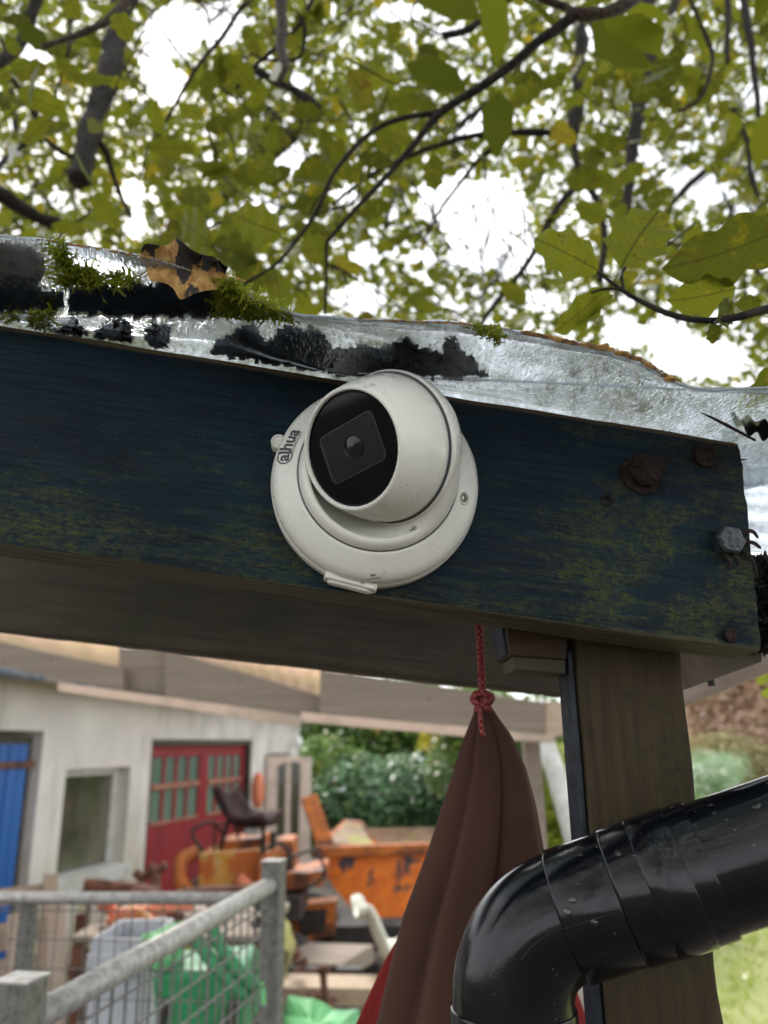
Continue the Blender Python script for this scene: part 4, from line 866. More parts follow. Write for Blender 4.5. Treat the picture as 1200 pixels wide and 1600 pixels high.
# ================================================================== CLEAR ROOF SHEET
def ip(x, tab):
    return float(np.interp(x, [a for a, b in tab], [b for a, b in tab]))
topT = [(-300, 345), (0, 368), (80, 376), (150, 388), (230, 402), (330, 432), (400, 466), (460, 492), (520, 497), (640, 502), (720, 505), (800, 515), (900, 536), (950, 545), (1000, 562), (1030, 580), (1055, 597), (1080, 606), (1120, 609), (1180, 606), (1400, 604)]
c1T = [(-300, 472), (0, 485), (100, 489), (340, 494), (460, 502), (640, 545), (760, 575), (1000, 592), (1055, 600), (1090, 609), (1400, 611)]
c2T = [(-300, 476), (0, 490), (100, 494), (340, 502), (420, 545), (520, 580), (640, 589), (760, 594), (900, 600), (1050, 607), (1180, 614), (1400, 620)]
def beamtop(x): return 505 + 185 * x / 1155 + (-3 if x < 1155 else -12)
rows = [(lambda x: ip(x, topT), .355), (lambda x: (ip(x, topT) * 2 + ip(x, c1T)) / 3 , .368), (lambda x: (ip(x, topT) + 2 * ip(x, c1T)) / 3, .384), (lambda x: ip(x, c1T), .402),
        (lambda x: max(ip(x, c2T), ip(x, c1T) + 4), .412), (lambda x: (max(ip(x, c2T), ip(x, c1T) + 4) + max(beamtop(x), ip(x, c2T) + 6)) / 2, .440), (lambda x: max(beamtop(x), ip(x, c2T) + 6), .477)]
xs = list(range(-200, 1361, 8)); V = []; F = []
for x in xs:
    cur = []
    for k, (fn, Y) in enumerate(rows):
        p = P(x, fn(x), Y)
        if k in (0, 1, 2): p.z += .0012 * mnoise.noise(Vector((x / 60, k * .3, 1)))
        cur.append(p)
    # the sheet goes on over the top of the beam and back over the shelter
    e = cur[-1].copy(); loc = BMi @ e; 
    if x < 1150:
        topz = .0035; cur.append(BM @ Vector((loc.x, .022, topz))); cur.append(BM @ Vector((loc.x, .30, topz + .03 + .006 * math.sin(x / 40)))); cur.append(BM @ Vector((loc.x, .62, topz + .06 + .006 * math.sin(x / 40))))
    else:
        cur.append(e + Vector((0, .02, .002))); cur.append(e + Vector((0, .30, .06))); cur.append(e + Vector((0, .62, .12)))
    V += cur
R_ = len(rows) + 3
for i in range(len(xs) - 1):
    for k in range(R_ - 1): F.append((i * R_ + k, i * R_ + k + 1, (i + 1) * R_ + k + 1, (i + 1) * R_ + k))
rs = mk('roof_sheet', V, F, M['sheet'], sh, smooth=True, solid=.0010); rs['label'] = 'clear corrugated roof sheet with wet grime'
# thick rolled lip and lichen along the front edge
mb = MB(); mb.tube([P(x, ip(x, topT) , .3548) + Vector((0, 0, .0012 * mnoise.noise(Vector((x / 60, 0, 1))))) for x in range(-200, 1361, 10)], .00085, 6); mb.build('sheet_edge', M['sheet'], sh, smooth=True)
random.seed(9)
mb = MB()
for (xa, xb, m_, amp) in ((820, 1050, 0, .0011), (560, 800, 0, .0006), (60, 350, 0, .0006)):
    x = xa
    while x < xb:
        p = P(x, ip(x, topT), .3545); r = amp * random.uniform(.5, 1.5)
        mb.tube([p + Vector((-r * 2, 0, 0)), p, p + Vector((r * 2, 0, random.uniform(-1, 1) * r))], [r * .5, r, r * .5], 5); x += random.uniform(3, 8)
o = mb.build('lichen', M['lichen'], sh); o['kind'] = 'stuff'
# creases (folds of the corrugation) as fine ribs
mb = MB(); mb.tube([P(x, ip(x, c2T), .4105) for x in range(560, 1361, 20)], .0007, 6); mb.build('sheet_rib', M['sheet'], sh, smooth=True)
# more roof sheets to the right of the beam end
V = []; F = []; ys = list(range(672, 864, 4))
for j, y in enumerate(ys):
    for x in (1128, 1200, 1330):
        V.append(P(x, y + (x - 1128) * .05, .62 + .012 * math.sin((y - 672) / 9.5) + (0.03 if y > 760 else 0)))
for j in range(len(ys) - 1):
    for k in range(2): F.append((j * 3 + k, j * 3 + k + 1, (j + 1) * 3 + k + 1, (j + 1) * 3 + k))
o = mk('roof_sheet', V, F, M['sheet'], sh, smooth=True, solid=.001)

# ------------------------------------------------------------------ leaf litter and moss lying on the sheet
def in_poly(x, y, poly):
    c = False; j = len(poly) - 1
    for i in range(len(poly)):
        xi, yi = poly[i]; xj, yj = poly[j]
        if (yi > y) != (yj > y) and x < (xj - xi) * (y - yi) / (yj - yi) + xi: c = not c
        j = i
    return c
def yrow(x, y):
    """depth of the sheet at this place plus a little behind it"""
    r = [(fn(x), Y) for fn, Y in rows]; return float(np.interp(y, [a for a, b in r], [b for a, b in r]))
def litter(poly, seed, thick=.010, flakes=120, fs=.0045, name='leaf_litter', mat=None, label=None):
    random.seed(seed); mb = MB()
    xs_ = [p[0] for p in poly]; ys_ = [p[1] for p in poly]; st = 5
    # lumpy body: grid cells inside the outline, with a front and a back skin
    g = {}
    V = []; F = []
    nxg = int((max(xs_) - min(xs_)) / st) + 1; nyg = int((max(ys_) - min(ys_)) / st) + 1
    def vid(i, j, b):
        k = (i, j, b)
        if k not in g:
            x = min(xs_) + i * st + 3.5 * mnoise.noise(Vector((i * .7, j * .7, seed))); y = min(ys_) + j * st + 5 * mnoise.noise(Vector((i * .6, j * .6, seed + 4)))
            Y = yrow(x, y) + .0014 + (.0020 * mnoise.noise(Vector((i * .35, j * .35, seed + b)))) + (thick if b else 0)
            g[k] = len(V); V.append(P(x, y, Y))
        return g[k]
    ins = {(i, j) for i in range(nxg) for j in range(nyg) if in_poly(min(xs_) + (i + .5) * st, min(ys_) + (j + .5) * st + 7 * mnoise.noise(Vector((i * .4, j * .3, seed + 7))), poly)}
    for (i, j) in ins:
        F.append((vid(i, j, 0), vid(i + 1, j, 0), vid(i + 1, j + 1, 0), vid(i, j + 1, 0))); F.append((vid(i, j, 1), vid(i, j + 1, 1), vid(i + 1, j + 1, 1), vid(i + 1, j, 1)))
        for (di, dj, a, b) in ((-1, 0, (i, j), (i, j + 1)), (1, 0, (i + 1, j), (i + 1, j + 1)), (0, -1, (i, j), (i + 1, j)), (0, 1, (i, j + 1), (i + 1, j + 1))):
            if (i + di, j + dj) not in ins: F.append((vid(*a, 0), vid(*b, 0), vid(*b, 1), vid(*a, 1)))
    mb.add(V, F)
    for _ in range(flakes):
        for _t in range(30):
            x = random.uniform(min(xs_) - 4, max(xs_) + 4); y = random.uniform(min(ys_) - 6, max(ys_) + 2)
            if in_poly(x, y + 4, poly): break
        c = P(x, y, yrow(x, y) + .0004 + random.random() * thick); a = Vector((random.gauss(0, 1), random.gauss(0, 1), random.gauss(0, 1))).normalized(); b = a.cross(Vector((random.gauss(0, 1), random.gauss(0, 1), 1))).normalized(); s_ = fs * random.uniform(.3, 1.1)
        mb.add([c + a * s_, c + b * s_ * .6, c - a * s_, c - b * s_ * .5 + a.cross(b) * s_ * .3], [(0, 1, 2), (0, 2, 3)])
    o = mb.build(name, mat or M['litter'], None, fix=False); tag(o, label, 'leaf litter', kind='stuff'); return o
litter([(-90, 392), (20, 380), (48, 386), (70, 400), (72, 425), (55, 448), (98, 458), (100, 484), (0, 484), (-90, 480)], 1, label='dark rotting leaves on the roof sheet at the far left edge')
litter([(108, 488), (108, 448), (140, 440), (180, 447), (230, 444), (262, 440), (300, 412), (330, 420), (350, 418), (352, 432), (338, 440), (345, 496), (200, 492)], 2, flakes=160, label='black strip of rotting leaves under the yellow dead leaf')
litter([(72, 520), (100, 510), (112, 494), (128, 510), (136, 522), (125, 530)], 3, flakes=60, label='small dark clump of leaves beside the moss tuft')
litter([(145, 525), (160, 508), (180, 498), (205, 503), (205, 535), (160, 530)], 4, flakes=80, label='second dark clump of leaves seen through the sheet')
litter([(225, 528), (232, 512), (258, 506), (268, 512), (260, 545), (240, 545)], 5, flakes=60, label='third dark clump of leaves seen through the sheet')
litter([(328, 552), (340, 532), (362, 522), (380, 508), (398, 512), (412, 530), (430, 530), (432, 512), (460, 510), (500, 516), (520, 545), (560, 540), (600, 545), (615, 532), (640, 528), (660, 545), (690, 552), (698, 528), (710, 524), (722, 545), (740, 560), (762, 590), (640, 590), (520, 585), (430, 570), (380, 562)], 6, flakes=260, fs=.0035, thick=.014, label='long dark heap of rotting leaves above the security camera')
# moss
def moss(poly, n_, seed, L, label, Yo=-.004):
    random.seed(seed); mb = MB(); xs_ = [p[0] for p in poly]; ys_ = [p[1] for p in poly]; k = 0
    while k < n_:
        x = random.uniform(min(xs_), max(xs_)); y = random.uniform(min(ys_), max(ys_))
        if not in_poly(x, y, poly): continue
        k += 1; c = P(x, y, yrow(x, y) + Yo + random.uniform(-.004, .004)); d = Vector((random.gauss(0, .8), random.gauss(-.1, .5), random.gauss(.5, .6))).normalized()
        pts = [c]; l = L * random.uniform(.5, 1.4)
        for _ in range(3): d = (d + Vector((random.gauss(0, .25), 0, random.gauss(-.12, .25)))).normalized(); pts.append(pts[-1] + d * l / 3)
        for a, b in zip(pts[:-1], pts[1:]):
            s_ = d.cross(Vector((random.gauss(0, 1), random.gauss(0, 1), random.gauss(0, 1)))).normalized() * .0006
            mb.add([a - s_, a + s_, b + s_ * .5, b - s_ * .5], [(0, 1, 2, 3)])
            for q in range(2):
                f = a.lerp(b, random.random()); w_ = Vector((random.gauss(0, 1), random.gauss(0, .6), random.gauss(0, 1))).normalized() * .0022; mb.add([f - s_, f + s_, f + w_], [(0, 1, 2)])
    o = mb.build('moss', M['moss'], None, fix=False); tag(o, label, 'moss', kind='stuff')
moss([(78, 378), (98, 390), (112, 425), (150, 425), (170, 440), (200, 430), (215, 445), (95, 448), (92, 420)], 420, 1, .008, 'bright feathery moss growing over the top left sheet edge')
moss([(335, 470), (345, 440), (362, 442), (390, 462), (450, 488), (455, 502), (380, 500), (338, 492)], 800, 2, .006, 'dark green moss mound right of the yellow dead leaf')
moss([(40, 505), (48, 487), (80, 488), (86, 512), (60, 514)], 160, 3, .007, 'small moss tuft hanging on the top of the painted beam')
moss([(0, 505), (0, 488), (30, 487), (35, 503)], 60, 4, .005, 'darker moss tuft at the left end of the painted beam')
moss([(730, 512), (745, 508), (782, 512), (776, 545), (768, 530), (745, 522)], 70, 5, .004, 'thin sparse moss strands on the clear sheet right of centre')
# dark moss mass and leaves behind the beam end at right
random.seed(31); mb = MB()
for k in range(1500):
    x = 1168 + abs(random.gauss(0, 1)) * 40; y = random.uniform(872, 1018) + random.gauss(0, 3)
    c = P(x, y, .53 + random.uniform(0, .05)); a = Vector((random.gauss(0, 1), random.gauss(0, 1), random.gauss(0, 1))).normalized(); b = a.cross(Vector((1, .3, random.gauss(0, 1)))).normalized(); s_ = random.uniform(.002, .007)
    mb.add([c + a * s_, c + b * s_ * .6, c - a * s_, c - b * s_ * .5], [(0, 1, 2), (0, 2, 3)])
o = mb.build('leaf_litter', M['litter'], None, fix=False); tag(o, 'dark mass of moss and rotting leaves behind the beam end', 'leaf litter', kind='stuff')

# ================================================================== SECURITY CAMERA
bc = on_beam(584, 765); CN = -by                           # normal of the base
CMx = basis(bc, CN, bx)                                     # local x = along beam (image right), y = up-ish, z = out
sc_ = empty('security_camera', bc, 'white dome security camera with round black window on the painted beam', 'security camera')
prof = [(.0005, .0), (.0606, .0), (.0616, .0012), (.0618, .0105), (.0612, .0118), (.0600, .0122), (.0600, .0130), (.0610, .0134), (.0612, .0150), (.0606, .0185), (.0592, .0215), (.0565, .0240), (.0520, .0268), (.0485, .0290), (.0470, .0298), (.0464, .0296), (.0462, .0285), (.0459, .0285), (.0457, .0298), (.0452, .0312), (.0442, .0335), (.0430, .0350), (.0415, .0358), (.0400, .0355), (.0392, .034), (.0385, .028)]
V, F = lathe(prof, 160)
# flattened land by the screw
bs = mk('base', V, F, M['white'], sc_, M=CMx, smooth=True)
# head
def wdir(): 
    v = (CAM - P(548, 702, .385)).normalized(); th = math.radians(39)
    left = (-RGT + UPV * -0.02).normalized(); left = (left - v * left.dot(v)).normalized()
    return (v * math.cos(th) + left * math.sin(th)).normalized()
HA = wdir(); up_h = (UPV - HA * UPV.dot(HA)).normalized(); HXh = up_h.cross(HA).normalized()
WC = P(548, 701, .388)                                      # centre of the window
HT = .0345
HC = WC - HA * HT
HM = basis(HC, HA, HXh)
hp = [(.010, -.038), (.024, -.032), (.034, -.024), (.0400, -.014), (.0432, -.006), (.0440, -.001), (.0440, .0012), (.0437, .0018), (.0430, .0021), (.0426, .0020), (.0424, .0005), (.0414, .0005), (.0412, .0022), (.0415, .0030), (.0415, .0070), (.0408, .0120), (.0396, .0170), (.0380, .0220), (.0364, .0265), (.0350, .0300), (.0341, .0325), (.0336, .0340), (.0330, .0349), (.0322, .0353), (.0314, .0352), (.0310, .0346), (.0309, .0320)]
V, F = lathe(hp, 160); hd = mk('head', V, F, M['white'], sc_, M=HM, smooth=True)
V, F = lathe([(.0001, .0330), (.0309, .0330), (.0312, .0322)], 96); wd = mk('window', V, F, M['glass_black'], sc_, M=HM, smooth=False)
V, F = lathe([(.0297, .0331), (.0299, .0335), (.0307, .0335), (.0309, .0331)], 96); mk('window_ring', V, F, M['glass_black'], wd, M=HM, smooth=True)
# collar: skin between the base ring and the tilted head ring
V = []; F = []; NC = 128; NL_ = 14
hz = HA; hxv = (CMx.to_3x3() @ Vector((1, 0, 0))); hxv = (hxv - hz * hxv.dot(hz)).normalized(); hyv = hz.cross(hxv)
for j in range(NL_ + 1):
    f = j / NL_
    for k in range(NC):
        a = 2 * math.pi * k / NC
        p = CMx @ Vector((.0452 * math.cos(a), .0452 * math.sin(a), .0300)); q = HC + hz * .0004 + (hxv * math.cos(a) + hyv * math.sin(a)) * .0436
        pm = p.lerp(q, f); outw = ((p - bc) - CN * (p - bc).dot(CN)).normalized() * .55 + CN * .6
        V.append(pm + outw * (.0042 * math.sin(math.pi * f ** .8) * min(1, (q - p).length / .012)))
for j in range(NL_):
    for k in range(NC): F.append((j * NC + k, j * NC + (k + 1) % NC, (j + 1) * NC + (k + 1) % NC, (j + 1) * NC + k))
mk('collar', V, F, M['white'], sc_, smooth=True)
# rounded rectangle frame
def rrect(w_, h_, r, n_=6):
    o_ = []
    for cx, cy, a0 in ((w_ / 2 - r, h_ / 2 - r, 0), (-w_ / 2 + r, h_ / 2 - r, 90), (-w_ / 2 + r, -h_ / 2 + r, 180), (w_ / 2 - r, -h_ / 2 + r, 270)):
        for k in range(n_ + 1):
            a = math.radians(a0 + 90 * k / n_); o_.append((cx + r * math.cos(a), cy + r * math.sin(a)))
    return o_
RA = math.radians(20); FX = (-.0000, .0002)
def ph(x, y, z): c, s_ = math.cos(RA), math.sin(RA); sh_ = .0; return Vector((FX[0] + x * c - y * s_, FX[1] + x * s_ + y * c, z))
def ringmesh(specs):
    V = []; F = []; n_ = None
    for (w_, h_, r, z) in specs:
        pr = rrect(w_, h_, r); n_ = len(pr); V += [ph(x, y, z) for x, y in pr]
    for i in range(len(specs) - 1):
        for k in range(n_): F.append((i * n_ + k, i * n_ + (k + 1) % n_, (i + 1) * n_ + (k + 1) % n_, (i + 1) * n_ + k))
    return V, F, n_
zw = .0331
V, F, n_ = ringmesh([(.0405, .0285, .0042, zw), (.0402, .0282, .0041, zw + .0004), (.0380, .0260, .0036, zw + .0004), (.0376, .0256, .0035, zw + .0001)])
mk('lens_frame', V, F, M['dark_plastic'], wd, M=HM, smooth=False)
V, F, n_ = ringmesh([(.0375, .0255, .0034, zw + .0001)]); F.append(tuple(range(n_))); mk('lens_plate', V, F, M['recess'], wd, M=HM)
V, F, n_ = ringmesh([(.0345, .0225, .003, zw + .00012), (.0344, .0224, .003, zw + .00032), (.0341, .0221, .003, zw + .00032), (.0340, .0220, .003, zw + .00012)]); mk('plate_rim', V, F, M['dark_plastic'], wd, M=HM)
lc = ph(.0012, .0004, 0)
V, F = lathe([(.0066, zw + .0001), (.0066, zw + .0006), (.0062, zw + .0008), (.0060, zw + .0003), (.0056, zw + .0003), (.0056, zw + .0002)], 40); mk('lens_ring', [v + lc for v in V], F, M['dark_plastic'], wd, M=HM, smooth=True)
V, F = lathe([(.0056, zw + .0003), (.0045, zw + .0005), (.0028, zw + .0007), (.0001, zw + .0008)], 32); mk('lens', [v + lc for v in V], F, M['lens'], wd, M=HM, smooth=True)
# dark joint lines: head to ring, base to collar
V, F = lathe([(.04285, .0023), (.0413, .0026)], 128); mk('joint_line', V, F, M['ink'], sc_, M=HM)
V, F = lathe([(.0463, .0301), (.0457, .0304)], 128); mk('joint_line', V, F, M['ink'], sc_, M=CMx)
# position on the base cone
def base_prof(r):
    rr = [a for a, b in prof[14:5:-1]] ; return None
def cone_pt(ang, r, lift=.0003):
    pr = sorted([(a, b) for a, b in prof[9:15]]); h = float(np.interp(r, [a for a, b in pr], [b for a, b in pr])); return CMx @ Vector((r * math.cos(ang), r * math.sin(ang), h + lift))
# logo wrapped on the cone
def logo(txt, size, x0, rbase, mat, name, bold=0.0, squeeze=1.0, ang0=0.0):
    cu = bpy.data.curves.new(name, 'FONT'); cu.body = txt; cu.size = size; cu.offset = bold; cu.resolution_u = 5; cu.align_x = 'CENTER'
    to = bpy.data.objects.new(name + '_tmp', cu); COL.objects.link(to); dg = bpy.context.evaluated_depsgraph_get(); me = bpy.data.meshes.new_from_object(to.evaluated_get(dg)); bpy.data.objects.remove(to); 
    bm = bmesh.new(); bm.from_mesh(me); bmesh.ops.triangulate(bm, faces=bm.faces)
    for _ in range(3): bmesh.ops.subdivide_edges(bm, edges=[e for e in bm.edges if e.calc_length() > .0008], cuts=1, use_grid_fill=False); bmesh.ops.triangulate(bm, faces=bm.faces)
    V = [v.co.copy() for v in bm.verts]; F = [[v.index for v in f.verts] for f in bm.faces]; bm.free()
    Vw = [cone_pt(ang0 - (v.x * squeeze + x0) / rbase, rbase + v.y) for v in V]
    o = mk(name, Vw, F, mat, sc_, fix=False); return min(v.x for v in V), max(v.x for v in V)
LA = math.radians(170)
RL = .0522
lx0, lx1 = logo('alhua', .0098, .0010, RL, M['ink'], 'logo', bold=.00028, squeeze=.98, ang0=LA)
logo('TECHNOLOGY', .0022, .0030, RL - .0021, M['ink'], 'logo_subtitle', squeeze=1.0, ang0=LA)
# swoosh around the first letter
V = []; F = []; cxl, cyl = lx0 * .98 + .0010 + .0028, .0024
for k in range(33):
    a = math.radians(60 + 285 * k / 32); 
    for rr, in ((.0038,), (.0045,)): V.append(cone_pt(LA - (cxl + rr * math.cos(a)) / RL, RL + cyl + rr * math.sin(a)))
for k in range(32): F.append((2 * k, 2 * k + 1, 2 * k + 3, 2 * k + 2))
mk('logo_swirl', V, F, M['ink'], sc_, fix=False)
# screw in the base
def cone_frame(px, py, lift=0.0):
    # nearest cone point to a pixel
    best = None
    for r in np.linspace(.0475, .0610, 28):
        for a in np.linspace(-math.pi, math.pi, 361):
            q = cone_pt(a, r, 0); v = q - CAM; u = 600 + FPX * v.dot(RGT) / v.dot(FWD); w_ = 800 - FPX * v.dot(UPV) / v.dot(FWD); e = (u - px) ** 2 + (w_ - py) ** 2
            if best is None or e < best[0]: best = (e, a, r, q)
    e, a, r, q = best; nrm = (CN * .9 + ((q - bc) - CN * (q - bc).dot(CN)).normalized() * .35).normalized(); return q, nrm
q, nr = cone_frame(724, 778)
SM = basis(q, nr, bx)
V, F = lathe([(.0040, -.001), (.0040, .0004), (.0036, .0008), (.0029, .0008), (.0028, -.0004)], 32); mk('screw_well', V, F, M['white'], sc_, M=SM, smooth=True)
V, F = lathe([(.0028, .0001), (.0024, .0005), (.0013, .0005), (.0010, .0000), (.0001, -.0004)], 6 * 4); mk('screw', V, F, M['screw'], sc_, M=SM)
# ear at the left rim
q = on_beam(436, 698); EM = basis(q, CN, bx)
V, F = lathe([(.0046, .004), (.0047, .0085), (.0042, .0094), (.0034, .0092), (.0031, .0084), (.0022, .0084), (.0020, .0089), (.0012, .0089), (.0010, .0084), (.0001, .0084)], 32)
mb = MB(); mb.add(V, F); V, F = lathe([(.0046, .0), (.0046, .004)], 32); mb.add(V, F); mb.box((.004, -.0005, .0042), (.008, .0086, .0080)); mk('mounting_ear', mb.V, mb.F, M['white'], sc_, M=EM, smooth=True).modifiers.new('edge', 'EDGE_SPLIT').split_angle = math.radians(40)
# cable knock-out cover at the lower rim
a0 = math.atan2(-(.0600), -.0065); KD = CMx.to_3x3() @ Vector((math.cos(a0), math.sin(a0), 0)); KX = CN.cross(KD)
kc = CMx @ Vector((.0598 * math.cos(a0), .0598 * math.sin(a0), .0085))
KM = basis(kc, KD, bx)
def slab(w_, h_, r, z0, z1, mat, name, e=.0006, parent=sc_, MM=None):
    V = []; pr = rrect(w_, h_, r, 8); n_ = len(pr); pr2 = rrect(w_ - 2 * e, h_ - 2 * e, max(r - e, .0003), 8); F = []
    V = [Vector((x, y, z0)) for x, y in pr] + [Vector((x, y, z1 - e)) for x, y in pr] + [Vector((x, y, z1)) for x, y in pr2]
    for i in range(2):
        for k in range(n_): F.append((i * n_ + k, i * n_ + (k + 1) % n_, (i + 1) * n_ + (k + 1) % n_, (i + 1) * n_ + k))
    F.append(tuple(2 * n_ + k for k in range(n_))); return mk(name, V, F, mat, parent, M=MM if MM is not None else KM)
kb = slab(.0310, .0135, .0035, -.006, .0034, M['white'], 'cable_outlet'); kp = slab(.0262, .0082, .0040, .0034, .0050, M['white'], 'outlet_plug', parent=kb)
# smears and drops of sealant / water on the plastic
random.seed(6)
for (px_, py_, n_) in ((655, 828, 7), (672, 815, 6), (590, 900, 8), (575, 905, 5), (580, 603, 4), (640, 826, 4)):
    for k in range(n_):
        x = px_ + random.gauss(0, 8); y = py_ + random.gauss(0, 3)
        d = ray(x, y).normalized(); dg = None
        # march towards the solid of revolution: head then base
        hit = None
        for sft in np.arange(.33, .50, .0006):
            p = CAM + d * sft; lh = HM.inverted() @ p; rr = math.hypot(lh.x, lh.y)
            hr = float(np.interp(lh.z, [b for a, b in hp[:24]], [a for a, b in hp[:24]])) if -.038 < lh.z < .035 else -1
            lb = CMx.inverted() @ p; rb2 = math.hypot(lb.x, lb.y); pr = sorted([(a, b) for a, b in prof[3:24]]); hb = float(np.interp(rb2, [a for a, b in pr], [b for a, b in pr])) if .0385 < rb2 < .0618 else -1
            if rr < hr or (0 < lb.z < hb): hit = p; break
        if hit is None: continue
        r = random.uniform(.0005, .0013); mb = MB(); bm = bmesh.new(); bmesh.ops.create_icosphere(bm, subdivisions=2, radius=r); V = [Vector((v.co.x * random.uniform(1, 1.02) * 1.5, v.co.y * .5, v.co.z)) for v in bm.verts]; F = [[v.index for v in f.verts] for f in bm.faces]; bm.free()
        mk('water_drop', V, F, M['drop'], sc_, M=Matrix.Translation(hit) @ Matrix.Rotation(random.uniform(-.6, .6), 4, 'Y'), smooth=True)

# ================================================================== DOWNPIPE
dp = empty('downpipe', P(788, 1590, .485) - Vector((0, 0, .9)), 'wet black plastic drain pipe with elbow in front of the wooden post', 'pipe')
bend = spline([P(790, 1590, .487), P(793, 1520, .480), P(812, 1470, .468), P(850, 1440, .455), P(880, 1428, .449)], 8)
dirr = (P(1000, 1397, .433) - P(880, 1428, .449)).normalized()
P0 = P(880, 1432, .462); 
dirr = (P(1110, 1356, .442) - P0).normalized()
def along(s_): return P0 + dirr * s_
s_of = lambda px: (P(px, 1400, .43) - P(880, 1400, .449)).length * (1 if px > 880 else -1)
def sweep(name, pts, rads, mat, parent, n_=64):
    mb = MB(); mb.tube(pts, rads, n_, cap=False); o = mb.build(name, mat, parent, smooth=True); o.modifiers.new('edge', 'EDGE_SPLIT').split_angle = math.radians(45); return o
# elbow curve : arc between vertical and inclined direction, built exactly
vd = Vector((0, 0, 1)); RB = .044
ang = vd.angle(dirr); tl_ = RB * math.tan(ang / 2)
VX = P(796, 1590, .487).x; VY = .487
# corner = where the two axes meet (take inclined axis, drop vertical through its point nearest VX)
sC = (VX - P0.x) / dirr.x; corner = along(sC) + Vector((0, 0, 0)); VY = corner.y
a_ = corner - vd * tl_; b_ = corner + dirr * tl_; nrm_ = vd.cross(dirr).normalized(); cen = a_ + nrm_.cross(vd).normalized() * RB
if (cen - corner).dot(dirr) < 0: cen = a_ - nrm_.cross(vd).normalized() * RB
arcp = []
for k in range(25):
    th = ang * k / 24; arcp.append(cen + Matrix.Rotation(th, 3, nrm_) @ (a_ - cen))
sb = (b_ - P0).dot(dirr)
def fr(r0): return [r0] * 25
el = sweep('elbow', [a_ - vd * .004] + arcp + [b_ + dirr * .002], [0.0321] + fr(0.0321) + [0.0321], M['pipe'], dp)
e2 = sweep('elbow_socket', [b_ + dirr * .0005, b_ + dirr * .001, b_ + dirr * .0018, b_ + dirr * .030, b_ + dirr * .0315, b_ + dirr * .0315], [0.0321, 0.0329, 0.0334, 0.0332, 0.0329, 0.0309], M['pipe'], dp)
e3 = sweep('coupling', [b_ + dirr * .0310, b_ + dirr * .0320, b_ + dirr * .033, b_ + dirr * .078, b_ + dirr * .0795, b_ + dirr * .0795], [0.0309, 0.0337, 0.0342, 0.0342, 0.0338, 0.0323], M['pipe'], dp)
V, F = lathe([(0.0344, -.0105), (0.0348, -.010), (0.0348, .0095), (0.0344, .010)], 64); cb = mk('coupling_rib', V, F, M['pipe'], dp, M=basis(b_ + dirr * .058, dirr, bx), smooth=True)
sweep('pipe', [b_ + dirr * .076, b_ + dirr * .30, b_ + dirr * .55], [0.0324, 0.0324, 0.0324], M['pipe'], dp)
e5 = sweep('elbow_socket', [a_ - vd * .0025, a_ - vd * .003, a_ - vd * .0045, a_ - vd * .040, a_ - vd * .0415, a_ - vd * .0415], [0.0318, 0.0329, 0.0333, 0.0331, 0.0328, 0.0309], M['pipe'], dp)
sweep('pipe', [a_ - vd * .039, a_ - vd * .5, Vector((a_.x, a_.y, .02))], [0.0313] * 3, M['pipe'], dp)
# mould line along the elbow
side_ = -nrm_ if (-nrm_).dot(CAM - corner) > 0 else nrm_
mb = MB(); ml = []
for k, p in enumerate(arcp[12:]): ml.append(p + side_ * 0.0321)
ml += [b_ + dirr * .002 + side_ * 0.0333, b_ + dirr * .030 + side_ * 0.0334]
mb.tube(ml, .00035, 5); mb.build('mould_line', M['pipe'], dp, smooth=True)
# rain drops on top of the pipe
random.seed(77)
dmesh = {}
for k in range(5):
    bm = bmesh.new(); bmesh.ops.create_icosphere(bm, subdivisions=2, radius=1.0)
    for v in bm.verts: v.co = Vector((v.co.x * (1 + .15 * mnoise.noise(v.co + Vector((k, 0, 0)))), v.co.y * (.75 + .1 * k / 4), v.co.z * .35))
    me = bpy.data.meshes.new('water_drop'); bm.to_mesh(me); bm.free(); me.materials.append(M['drop']); me.polygons.foreach_set('use_smooth', [True] * len(me.polygons)); dmesh[k] = me
xax = dirr.cross(Vector((0, 0, 1))).normalized(); zax = xax.cross(dirr).normalized()
vt = (CAM - b_).normalized()
for k in range(90):
    s_ = random.uniform(-.01, .20); rr = 0.0334 if s_ < .0315 else (0.0343 if s_ < .079 else 0.0325)
    if s_ < 0: continue
    th = random.triangular(-.3, 2.2, .5); vn = (zax * math.cos(th) + (xax if xax.dot(vt) > 0 else -xax) * math.sin(th)).normalized()
    sz = random.choice([.0004, .0006, .0006, .0009, .0012, .0022 if th > .7 else .001])
    o = bpy.data.objects.new('water_drop', dmesh[k % 5]); Mx = basis(b_ + dirr * s_ + vn * rr, vn, dirr) @ Matrix.Rotation(random.uniform(0, 3), 4, 'Z') @ Matrix.Diagonal((sz, sz, sz, 1)); link(o, Mx, dp)

# ================================================================== CORD AND BROWN CLOTH
kn = P(754, 1096, .62)
cdp = empty('cord', kn, 'red speckled cord hanging from the beam and knotted over the brown cloth', 'cord')
c_top = P(744, 940, .60); base_pts = spline([c_top, P(749, 985, .61), P(752, 1040, .615), kn], 14)
for ph_ in (0, math.pi * 2 / 3, math.pi * 4 / 3):
    pts = [p + Vector((math.cos(i * .75 + ph_), math.sin(i * .75 + ph_), 0)) * .0016 for i, p in enumerate(base_pts)]
    mb = MB(); mb.tube(pts, .0016, 7); mb.build('strand', M['cord'], cdp, smooth=True)
mb = MB(); kp_ = []
for i in range(56):
    a = i / 55 * math.pi * 2 * 3; kp_.append(kn + Vector((.0060 * math.cos(a) * (1 + .25 * math.sin(a * .66)), .0060 * math.sin(a), .006 * math.sin(a * .66 + .8))))
mb.tube(kp_, .0027, 8); mb.build('knot', M['cord'], cdp, smooth=True)
mb = MB(); mb.tube(spline([kn, P(750, 1120, .605), P(755, 1150, .603)], 5), .0018, 6); mb.build('cord_end', M['cord'], cdp, smooth=True)
